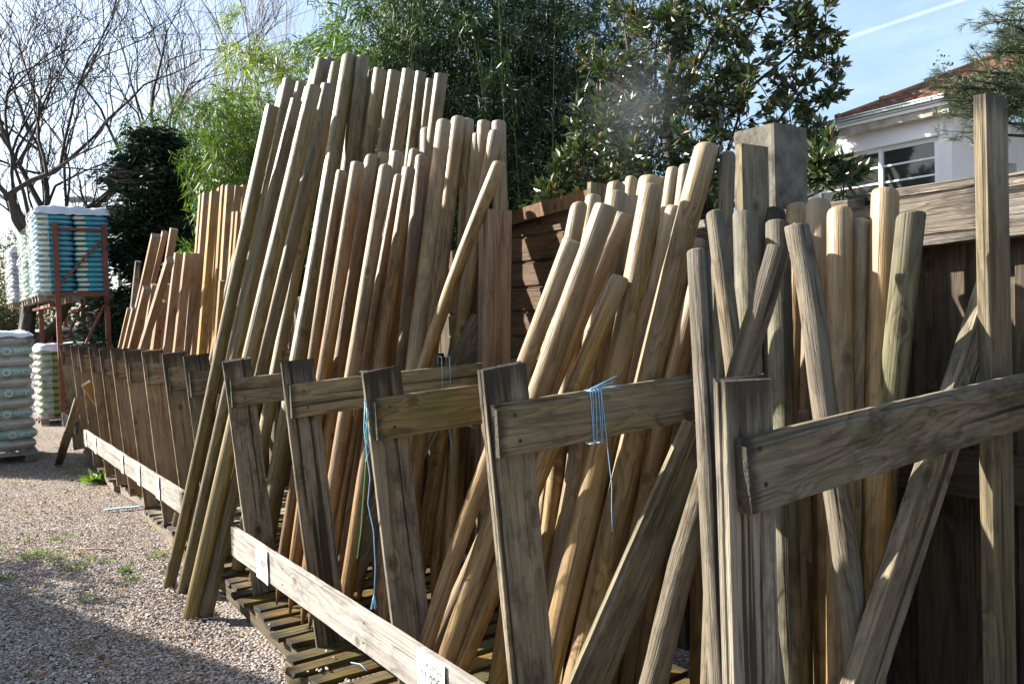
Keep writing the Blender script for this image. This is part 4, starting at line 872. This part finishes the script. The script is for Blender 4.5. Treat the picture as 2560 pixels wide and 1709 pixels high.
shrub(130, 23, 4.4, 1.5, 9000, 'dull leafy shrub behind the blue bag pallet')
shrub(290, 22, 2.3, 1.2, 9000, 'dusky hedge shrub behind the racking uprights', 'conifer')
shrub(-60, 22, 2.6, 2.0, 16000, 'dark low shrub at the far left of the yard')

# magnolia
def magnolia():
    p = at(1690, 840, 8.6); th = thing('magnolia_tree', 'glossy leaved magnolia tree spreading behind the logs and pillar', 'tree', (p.x, p.y, 0)); rr = random.Random(3); mb = MB(); C = []; Dv = []
    tips = []
    # crown lobes placed from survey points (px, py, depth, radius m)
    lobes = [(1450,420,8.0,.42,900),(1400,480,7.8,.30,520),(1520,330,8.4,.42,900),(1600,420,8.2,.45,1000),(1560,220,8.8,.42,700),(1640,120,9.0,.45,700),(1700,260,8.6,.45,800),(1740,400,8.2,.42,900),
             (1800,60,9.0,.40,620),(1900,40,9.0,.42,700),(1990,90,9.0,.42,800),(2060,70,9.0,.30,320),(1880,190,8.8,.42,760),(1990,230,8.8,.36,560),(2060,160,8.9,.24,240),(2070,250,8.8,.25,300),(1830,270,8.5,.32,420),(1980,330,8.4,.30,380),(2060,330,8.4,.2,160),(1850,310,8.6,.26,260),
             (2080,400,7.0,.30,480),(2030,450,6.9,.26,420),(2110,450,6.9,.22,260),(1500,520,7.8,.35,520),(1650,540,7.9,.35,420),(1700,40,9.2,.45,600),(1560,60,9.4,.45,480),(1480,170,9.2,.35,260),(1370,530,7.8,.25,300)]
    trunk = [Vector((0,0,0)), Vector((-.05,0,1.2)), Vector((.1,.1,2.4)), Vector((0,.3,3.6)), Vector((.25,.4,5.2))]
    mb.tube(trunk, [.11,.10,.08,.06,.03], 8)
    for (px, py, Y, R_, n) in lobes:
        c = at(px, py, Y) - Vector((p.x, p.y, 0)); b = min(trunk[1:], key=lambda q: abs(q.z - c.z*.72)); mid = (b + c)/2 + Vector((rr.gauss(0,.08), rr.gauss(0,.08), -.15)); mb.tube([b, mid, c], [.035,.02,.009], 5)
        for k in range(max(5, n//50)):
            d = Vector((rr.gauss(0,1), rr.gauss(0,1), rr.gauss(0,1) + .2)).normalized(); e = c + d*R_*rr.uniform(.45, 1.1); mb.tube([c, (c+e)/2 + Vector((0,0,.03)), e], [.008,.006,.003], 4)
            for j in range(30):
                f = rr.uniform(.3, 1.08) if j < 18 else 1.0; q = c + (e - c)*f; dd = (d*.8 + Vector((rr.gauss(0,.8), rr.gauss(0,.8), rr.gauss(.1,.6)))).normalized(); C.append(q + dd*.015 + Vector((rr.gauss(0,.012), rr.gauss(0,.012), rr.gauss(0,.012)))); Dv.append(dd)
    mb.build('trunk', M['bark'], th, True); leaves('crown', np.array([tuple(q) for q in C]), np.array([tuple(q) for q in Dv]), .115, .046, M['magnolia'], th, fold=.16)
magnolia()
# pine at the upper right
def pine():
    base = at(2760, 840, 5.2); th = thing('pine_tree', 'pine tree with long needles reaching in at the upper right', 'tree', (base.x, base.y, 0)); rr = random.Random(8); mb = MB(); C = []; Dv = []
    mb.tube([(0,0,0), (.05,0,2.2), (0,.1,4.5)], [.12,.10,.06], 8)
    tips = [(2330,215),(2350,250),(2380,235),(2400,270),(2420,215),(2450,250),(2440,300),(2480,225),(2500,270),(2530,240),(2550,290),(2400,330),(2430,200),(2470,185),(2500,150),(2530,180),(2560,140),(2490,90),(2520,60),(2555,90),(2550,30),(2510,20),(2470,50),(2540,120),(2580,200),(2590,250),(2555,310),(2590,60),(2450,130),(2480,120),(2410,175),(2515,215),(2570,165),(2365,285),(2345,200),(2460,275)]
    for (px, py) in tips:
        Y = rr.uniform(4.9, 5.6); e = at(px, py, Y) - Vector((base.x, base.y, 0)); b = Vector((0,0,min(4.3, e.z*.96 + .05))); m = b.lerp(e, .6) + Vector((rr.gauss(0,.04), rr.gauss(0,.04), .0)); mb.tube([b, m, e], [.02,.010,.004], 5)
        for k in range(9):
            q = m.lerp(e, rr.uniform(.15, 1.0)) + Vector((rr.gauss(0,.055), rr.gauss(0,.07), rr.gauss(0,.05))); ax = ((e - b).normalized() + Vector((rr.gauss(0,.5), rr.gauss(0,.5), rr.gauss(.2,.5)))).normalized(); mb.tube([m.lerp(e, .5), q], [.004,.003], 3)
            for j in range(46):
                f = rr.uniform(-.05, .045); dd = (ax + Vector((rr.gauss(0,.65), rr.gauss(0,.65), rr.gauss(0,.65)))).normalized(); C.append(q + ax*f); Dv.append(dd)
    mb.build('trunk', M['bark'], th, True); leaves('crown', np.array([tuple(q) for q in C]), np.array([tuple(q) for q in Dv]), .062, .0034, M['pine'], th)
pine()
shr = shrub(2450, 13.5, 6.6, .8, 9000, 'sparse dark leaved shrub behind the pine', 'ivy', 'shrub', .07, .07)

# street lamp beyond the bags
q = at(203, 494, 26); th = thing('street_lamp', 'grey street lamp head above the blue bags', 'street lamp', (q.x + 1.1, q.y, 0)); mb = MB(); mb.tube([(0,0,0),(0,0,q.z-.2),(-.3,0,q.z-.02),(-1.0,0,q.z-.03)], [.07,.05,.035,.03], 8); mb.build('pole', M['lampgrey'], th, True)
mb = MB(); V, F = bag_verts(.9, .36, .2, 4); mb.add([v + Vector((-1.15,0,q.z-.05)) for v in V], F); mb.build('lamp_head', M['lampgrey'], th, True)

def smoke():
    n = N('thin_smoke'); co = n.coord(); sp = n.node('ShaderNodeSeparateXYZ', ins={0: co}); r = n.math('SQRT', n.math('ADD', n.math('POWER', n.math('MULTIPLY', n.math('ADD', sp.outputs[0], n.math('MULTIPLY', sp.outputs[2], -.18)), 1.9), 2.), n.math('POWER', n.math('MULTIPLY', sp.outputs[1], 1.9), 2.)))
    f = n.math('SUBTRACT', 1., n.math('ADD', r, n.math('MULTIPLY', n.math('ABSOLUTE', sp.outputs[2]), 1.35)), clamp=True)
    d = n.math('MULTIPLY', f, f)
    v = n.n.new('ShaderNodeVolumePrincipled'); v.inputs['Color'].default_value = (.85,.9,1,1); n.l.new(n.math('MULTIPLY', d, .22), v.inputs['Density']); v.inputs['Anisotropy'].default_value = .4; n.l.new(v.outputs[0], n.out.inputs['Volume'])
    c = at(1590, 265, 5.6); V, F = bag_verts(1.4, 1.4, 1.6, 1); tag(mesh_obj('smoke', V, F, n.mat, loc=c), 'thin drifting smoke in front of the magnolia', 'smoke', None, 'stuff')
smoke()

# ------------------------------------------------------------------ twine
def twine(name, lab, curves, mat, r=.0022):
    mb = MB()
    for c in curves: mb.tube(c, r, 6)
    return tag(mb.build(name, M[mat], smooth=True), lab, 'twine')
sR = 1.84 - .0155; c0 = ST(on_s(1000 + 895/1.8256, 850 + 350/1.8256, sR - .0145)); tA, zA = c0[1], c0[2]
cur = []
def loop(t, dt, z, hh=.077, s=sR, d=.0175): 
    return [W(s, t, z + hh), W(s - d, t + dt*.1, z + hh - .002), W(s - d - .001, t + dt*.5, z), W(s - d, t + dt*.9, z - hh + .002), W(s, t + dt, z - hh), W(s + d, t + dt, z - hh), W(s + d, t + dt, z + hh), W(s, t + dt, z + hh)]
for k in range(5): cur.append(loop(tA - .022 + k*.010, .006*random.uniform(-.5, 1.5), zA + random.uniform(-.001, .001)))
cur.append([W(sR - .018, tA + .018, zA + .078), W(sR - .019, tA + .030, zA - .03), W(sR - .020, tA + .036, zA - .10), W(sR - .022, tA + .046, zA - .20), W(sR - .025, tA + .040, zA - .27), W(sR - .025, tA + .041, zA - .335)])
for dx, dz in ((.07, .012), (.11, .002), (.06, .022), (.085, .030), (.10, -.006)): cur.append([W(sR, tA - .01, zA + .079), W(sR - .01, tA + dx*.5, zA + .083 + dz*.5), W(sR - .012, tA + dx, zA + .082 + dz)])
twine('blue_twine', 'blue twine wound round the cross rail in front of the pale logs, ends hanging', cur, 'bluetwine', .0014)
s3, t3 = 2.58, 1.178
cur = [[W(s3 - .02, t3 - .004, 1.245), W(s3 - .034, t3 - .018, 1.15), W(s3 - .03, t3 - .008, 1.05), W(s3 - .02, t3 + .004, .98), W(s3 - .03, t3 - .012, .90), W(s3 - .02, t3 + .01, .80), W(s3 - .02, t3 + .012, .68), W(s3 - .01, t3 + .008, .57)]]
for k in range(5): cur.append([W(s3 - .01, t3 + .008, .58), W(s3 - .01 + random.uniform(-.012,.012), t3 + .004 + random.uniform(-.014,.014), .535)])
for k in range(3): cur.append([W(s3 - .03, t3 - .012, 1.24 - .06*k), W(s3 - .035, t3 + .0, 1.2 - .06*k), W(s3 - .03, t3 - .015, 1.12 - .04*k)])
twine('blue_twine', 'blue twine dangling down the edge of the mossy railed post', cur, 'bluetwine', .0018)
gA = [on_t(918, 1020, 1.17), on_t(916, 1130, 1.17), on_t(908, 1250, 1.18), on_t(902, 1330, 1.2), on_t(893, 1395, 1.22)]; twine('green_twine', 'green twine hanging beside the mossy railed post', [gA], 'greentwine', .0017)
s4 = 3.38 - .0155; cur = []
for x in (1104, 1124): c1 = ST(on_s(x, 930, s4 - .0145)); cur.append(loop(c1[1], .0, c1[2], .074, s4))
c1 = ST(on_s(1113, 930, s4 - .0145)); cur.append([W(s4 - .018, c1[1], c1[2]-.07), W(s4 - .02, c1[1]+.005, c1[2]-.22), W(s4-.02, c1[1]+.02, c1[2]-.38)])
twine('blue_twine', 'thin blue twine loops on the rail behind the mossy one', cur, 'bluetwine', .0018)
gA = [on_z(560 + 1490/4.698, 1380 + 1290/4.698, .135), on_z(560 + 1600/4.698, 1380 + 1310/4.698, .137), on_z(560 + 1680/4.698, 1380 + 1390/4.698, .136)]; twine('blue_twine', 'short end of blue twine lying on the mossy pallet', [gA], 'bluetwine', .0018)
c1 = ST(on_s(925, 930, 3.36)); V, F = bag_verts(.09, .02, .006, 2)
tag(mesh_obj('plastic_strip', [W(3.37, 2.0, 1.315) * 0 + W(3.372 + v.y*.4, c1[1] + v.x, c1[2] + .004 + v.z) for v in V], F, M['greentwine']), 'pale green plastic strip lying on the cross rail top', 'plastic scrap')

# ------------------------------------------------------------------ ground litter and weeds
def tuft(p, r, h, n, lab, name='weed', w=.006, group=None):
    th = thing(name, lab, 'weed', p, group); C = np.stack([rng.normal(0, r*.5, n), rng.normal(0, r*.5, n), np.zeros(n)], 1); D = rdir(n, 0, 1); D[:,2] = np.abs(D[:,2])*.8 + .25
    leaves('foliage', C, D, h, w, M['weed'], th, fold=.2); return th
for (x, y, r, h, n) in [(68,1392,.10,.035,120),(100,1385,.12,.04,160),(150,1400,.14,.035,150),(190,1420,.12,.035,140),(140,1350,.06,.03,60),(235,1400,.06,.03,50),(270,1405,.05,.03,40),(5,1450,.07,.05,90),(8,1375,.06,.03,50),(313,1430,.035,.05,90),(325,1450,.05,.04,60),(395,1388,.06,.04,90),(65,1353,.04,.03,40),(170,1340,.05,.03,50),(215,1495,.08,.03,60),(40,1210,.15,.04,70),(180,1185,.12,.05,120),(205,1150,.1,.05,60),(60,1290,.08,.03,30),(395,1320,.03,.04,30),(380,1328,.03,.04,20),(440,1300,.03,.03,20),(30,1500,.1,.03,30),(92,1500,.08,.03,30)]:
    tuft(on_z(x, y, 0), r, h, int(n*.6), 'small low weed tuft growing in the gravel', group='weed tufts in the gravel')
pl = on_z(242, 1205, 0); th = thing('leafy_weed', 'bright green broad leaved weed against the grey pallet', 'weed', pl)
n = 46; C = rng.normal(0, .035, (n, 3)); C[:,2] = np.abs(C[:,2])*.8; D = rdir(n, 0); D[:,2] = np.abs(D[:,2])*.5 + .1; leaves('foliage', C, D, .13, .06, M['weed'], th, fold=.15)
n = 30; C = rng.normal(0, .03, (n, 3)); C[:,2] = np.abs(C[:,2])*3; C[:,0] += .15; D = rdir(n, 0); D[:,2] = np.abs(D[:,2]) + .4; leaves('foliage', C, D, .10, .035, M['weed'], th, fold=.15)
def stick(x0, y0, x1, y1, r, mat, lab): a = on_z(x0, y0, .01); b = on_z(x1, y1, .012); mb = MB(); mb.tube([a, a.lerp(b, .5) + Vector((0,.01,.006)), b], [r, r*.9, r*.6], 6); tag(mb.build('stick', M[mat], smooth=True), lab, 'stick')
stick(195, 1371, 290, 1377, .006, 'pink_wood', 'thin straight pale stick lying on the gravel')
stick(108, 1326, 138, 1328, .006, 'pink_wood', 'short pale stick left of the long one on the gravel')
def litter():
    n = 900; u = rng.uniform(0, 1, n); y = 1/(1/3.4 - u*(1/3.4 - 1/12.)); x = rng.uniform(-.66, -.1, n)*y; t = x*VX + y*VY; s = x*UX + y*UY; k = (t < 1.1); x, y = x[k], y[k]; n = len(x)
    C = np.stack([x, y, np.full(n, .014)], 1); D = rdir(n, 0, .12); m = leafmat('dead_leaf', (.20,.11,.05), (.36,.24,.13), .8, .1, .2)
    tag(leaves('leaf_litter', C, D, .035, .014, m, None, fold=.1, jitter=.6), 'brown dead leaf and bark scraps on the gravel', 'leaf litter', None, 'stuff')
litter()
n_ = 30; pb = on_z(575/1.9375 + 8, 900 + 715/1.9375, .012); V, F = bag_verts(.26, .05, .012, 7)
tag(mesh_obj('plastic_scrap', [pb + Vector((v.x, v.y + v.x*.35, v.z)) for v in V], F, simple('pale_blue_plastic', (.35,.62,.70), .4)), 'torn pale blue plastic scrap on the gravel by the pallets', 'plastic scrap')
# stones on the mossy pallet
mb = []
q = [(on_z(560 + x/4.698, 1380 + y/4.698, .134)) for x, y in [(1100,1375),(1125,1390),(1145,1375),(1200,1350),(1215,1365),(990,1395),(1205,1155),(1410,945),(1350,960),(1590,1130),(1290,1230),(1750,1225),(1780,1215),(1430,1500),(1440,1490),(1470,1510),(540,845)]]
base = np.array([[1,0,0],[.45,.8,0],[-.5,.78,0],[-1,-.05,0],[-.4,-.85,0],[.5,-.8,0],[.1,.1,.8],[0,0,-.8]]); mbb = MB(); sm = stone_mat()
for i, c in enumerate(q):
    mb = MB(); b = base*(1 + rng.uniform(-.25, .25, (8,3)))*rng.uniform(.006, .010); mb.add([c*0 + Vector(tuple(v)) for v in b], [(0,1,6),(1,2,6),(2,3,6),(3,4,6),(4,5,6),(5,0,6),(1,0,7),(2,1,7),(3,2,7),(4,3,7),(5,4,7),(0,5,7)])
    o = mb.build('pebble', sm, None, False, c); tag(o, 'small pale pebble lying on the mossy pallet', 'pebble', 'pebbles on the pallets')

# ------------------------------------------------------------------ unseen block and shrub added left of the view to shade the foreground
sh = thing('shade_caster', 'brown plank garden shed standing left of the aisle, outside the picture', 'shed', (-6, 4, 0))
e1 = Vector((.816,-.577,0)); e2 = Vector((-.577,-.816,0)); cn = Vector((-4.15,4.50,0)) - Vector((-6,4,0))
mb = MB(); Rs = Matrix((e1, e2, Vector((0,0,1)))).transposed(); c0_ = cn - e1*2.2 + e2*2.2
mb.box(c0_ + Vector((0,0,1.05)), (4.3, 4.3, 2.1), Rs); mb.build('wall', M['panel'], sh)  # body of the added shade block, out of view
mb = MB(); mb.box(c0_ + Vector((0,0,2.12)), (4.34, 4.34, .05), Rs); mb.build('roof', M['eave'], sh)

def shade_shrub(x, y, h, r, n, lab):  # leaves out of view, added to break up the block's straight shadow edge
    th = thing('shrub', lab, 'shrub', (x, y, 0)); mb = MB(); C = []
    for k in range(30):
        a = random.uniform(0, 6.28); q_ = r*sqrt(random.random()); e = Vector((cos(a)*q_, sin(a)*q_, h*random.uniform(.5, 1))); mb.tube([(0,0,0), e*.5 + Vector((0,0,.2)), e], [.02,.012,.004], 4)
        for j in range(n//30): f = random.uniform(.6, 1.05); C.append((e.x*f + random.gauss(0,.13), e.y*f + random.gauss(0,.13), e.z*f + random.gauss(0,.13)))
    mb.build('stem', M['bark'], th, True); leaves('foliage', np.array(C), rdir(len(C), .2), .09, .05, M['ivy'], th, fold=.2)
shade_shrub(-6.3, 5.9, 2.25, .55, 3500, 'leafy shrub at the left corner of the garden shed, outside the picture')
# ------------------------------------------------------------------ labels of poles and timbers by order
ORD = ['first','second','third','fourth','fifth','sixth','seventh','eighth','ninth','tenth','eleventh','twelfth','thirteenth','fourteenth','fifteenth','sixteenth','seventeenth','eighteenth','nineteenth','twentieth']
TXT = {'front': ('long green tinged round pole standing on the gravel, {} from the left of the four', 'round pole', 'long poles standing on the gravel'),
 'tall': ('tall green tinged round pole in the tallest row, {} from the left', 'round pole', 'tallest row of round poles'),
 'stake': ('brown round topped stake below the tallest poles, {} from the left', 'round stake', 'brown stakes in the middle bay'),
 'light': ('weathered pale round stake right of the brown ones, {} from the left by its top', 'round stake', 'pale stakes beside the wide boards'),
 'lean': ('smooth pale stake leaning strongly left in front of the wide boards', 'round stake', None),
 'shade': ('brown stake in deep shade under the mossy rail, {} from the left', 'round stake', 'stakes in the shade of the third bay'),
 'log': ('thick pale rounded log in front of the magnolia, {} from the left by its top', 'log', 'thick pale logs in the second bay'),
 'old': ('weathered thick post against the right fence, {} from the left by its top', 'post', 'weathered posts in the nearest bay'),
 'logback': ('shaded log standing low behind the thick pale logs, {} from the left', 'log', 'shaded logs behind the pale ones'),
 'back': ('dull round post at the very back of the nearest bay, {} from the left', 'post', 'posts at the back of the nearest bay'),
 'dim': ('dim brown post deep in the shade behind the nearest bay, {} from the left', 'post', 'shaded posts behind the nearest bay')}
SPEC = {}
for g, (tx, cat, grp) in TXT.items():
    items = sorted([p for p in POLES if p[0] == g], key=lambda p: p[1])
    for i, p in enumerate(items): tag(p[2], tx.format(ORD[i]), cat, grp)
for p in POLES:
    o = p[2]
    if p[0] == 'old' and abs(p[1] - tl('C',588,536)[0]) < 1: o['label'] = 'crooked gnarled log leaning far left behind the nearest post'
    if p[0] == 'old' and abs(p[1] - tl('C',706,398)[0]) < 1: o['label'] = 'cracked grey post leaning right across the nearest bay'
    if p[0] == 'old' and abs(p[1] - tl('C',1390,334)[0]) < 1: o['label'] = 'green tinged post with a black stain down its right side, nearest the slanting board'
    if p[0] == 'log' and abs(p[1] - tl('J',877,676)[0]) < 1: o['label'] = 'tallest thick pale log with a knot near its top'
for g, (tx, mat) in {'tall': ('tall squared honey coloured timber left of the round poles, {} from the left', 0), 'short': ('short faded squared timber near the far end, {} from the left by its top', 0), 'dark': ('dark squared timber standing behind the short faded ones', 0)}.items():
    items = sorted([q for q in SQL if q[0] == g], key=lambda q: q[1])
    for i, q in enumerate(items): tag(q[2], tx.format(ORD[i]), 'timber', None if g == 'dark' else g + ' squared timbers'); del q[2]['grp']

# ------------------------------------------------------------------ light, sky, camera
AZ = radians(70); EL = radians(30)                       # sun to the left (from +Y toward -X)
sd = Vector((-sin(AZ)*cos(EL), cos(AZ)*cos(EL), sin(EL)))
la = bpy.data.lights.new('sun', 'SUN'); la.energy = 5; la.angle = radians(.55); la.color = (1, .94, .84); lo = bpy.data.objects.new('sun', la); COL.objects.link(lo); lo.rotation_euler = sd.to_track_quat('Z', 'Y').to_euler()
w = bpy.data.worlds.new('World'); SC.world = w; w.use_nodes = True; nt = w.node_tree; nt.nodes.clear()
nn = nt.nodes.new; lk = nt.links.new
out = nn('ShaderNodeOutputWorld'); bg = nn('ShaderNodeBackground'); sky = nn('ShaderNodeTexSky'); sky.sky_type = 'NISHITA'; sky.sun_disc = False
sky.sun_elevation = EL; sky.sun_rotation = -AZ; sky.air_density = 1.0; sky.dust_density = 2.8; sky.ozone_density = 3.0; sky.altitude = 50
def mth(op, a, b=None, c=None, clamp=False):
    n = nn('ShaderNodeMath'); n.operation = op; n.use_clamp = clamp
    for i, v in enumerate((a, b, c)):
        if v is None: continue
        if isinstance(v, (int, float)): n.inputs[i].default_value = v
        else: lk(v, n.inputs[i])
    return n.outputs[0]
tc = nn('ShaderNodeTexCoord'); gen = tc.outputs['Generated']
def dot(v):
    n = nn('ShaderNodeVectorMath'); n.operation = 'DOT_PRODUCT'; lk(gen, n.inputs[0]); n.inputs[1].default_value = tuple(v); return n.outputs['Value']
# thin high cloud
mp = nn('ShaderNodeMapping'); lk(gen, mp.inputs[0]); mp.inputs['Scale'].default_value = (1.2, 1.2, 4.5); no = nn('ShaderNodeTexNoise'); lk(mp.outputs[0], no.inputs[0]); no.inputs['Scale'].default_value = 2.2; no.inputs['Detail'].default_value = 6; no.inputs['Roughness'].default_value = .6
cl = mth('MULTIPLY', mth('SUBTRACT', no.outputs[0], .34, clamp=True), 1.1)
# contrail: band about a great circle
d1 = ray(2105, 100).normalized(); d2 = ray(2400, 2).normalized(); nrm = d1.cross(d2).normalized()
dist = mth('ABSOLUTE', dot(nrm)); sft = nn('ShaderNodeTexNoise'); lk(gen, sft.inputs[0]); sft.inputs['Scale'].default_value = 30; sft.inputs['Detail'].default_value = 4
wd = mth('ADD', mth('MULTIPLY', sft.outputs[0], .0022), .0014)
ct = mth('SUBTRACT', 1., mth('DIVIDE', dist, wd), clamp=True); along = mth('GREATER_THAN', dot(d1), .6); ct = mth('MULTIPLY', mth('MULTIPLY', ct, along), .45)
amt = mth('ADD', cl, ct, clamp=True)
mx = nn('ShaderNodeMix'); mx.data_type = 'RGBA'; lk(amt, mx.inputs[0]); lk(sky.outputs[0], mx.inputs[6]); mx.inputs[7].default_value = (4.4, 5.6, 6.2, 1)
lk(mx.outputs[2], bg.inputs[0]); bg.inputs[1].default_value = .07; lk(bg.outputs[0], out.inputs[0])
cam = bpy.data.cameras.new('camera'); cam.sensor_width = 22.2; cam.lens = FP/2560*22.2; cam.clip_end = 600; cam.clip_start = .05
co = bpy.data.objects.new('camera', cam); COL.objects.link(co)
Rv = Vector((1,0,0)); U0 = Vector((0, sin(PITCH), cos(PITCH))); X = Rv*cos(ROLL) - U0*sin(ROLL); Y = Rv*sin(ROLL) + U0*cos(ROLL); Z = X.cross(Y)
co.matrix_world = Matrix.Translation(EYEV) @ Matrix((X, Y, Z)).transposed().to_4x4(); SC.camera = co
SC.view_settings.view_transform = 'Standard'; SC.view_settings.look = 'None'; SC.view_settings.exposure = 1.95; SC.view_settings.gamma = 1
SC.render.film_transparent = False; SC.cycles.max_bounces = 6; SC.cycles.transparent_max_bounces = 12
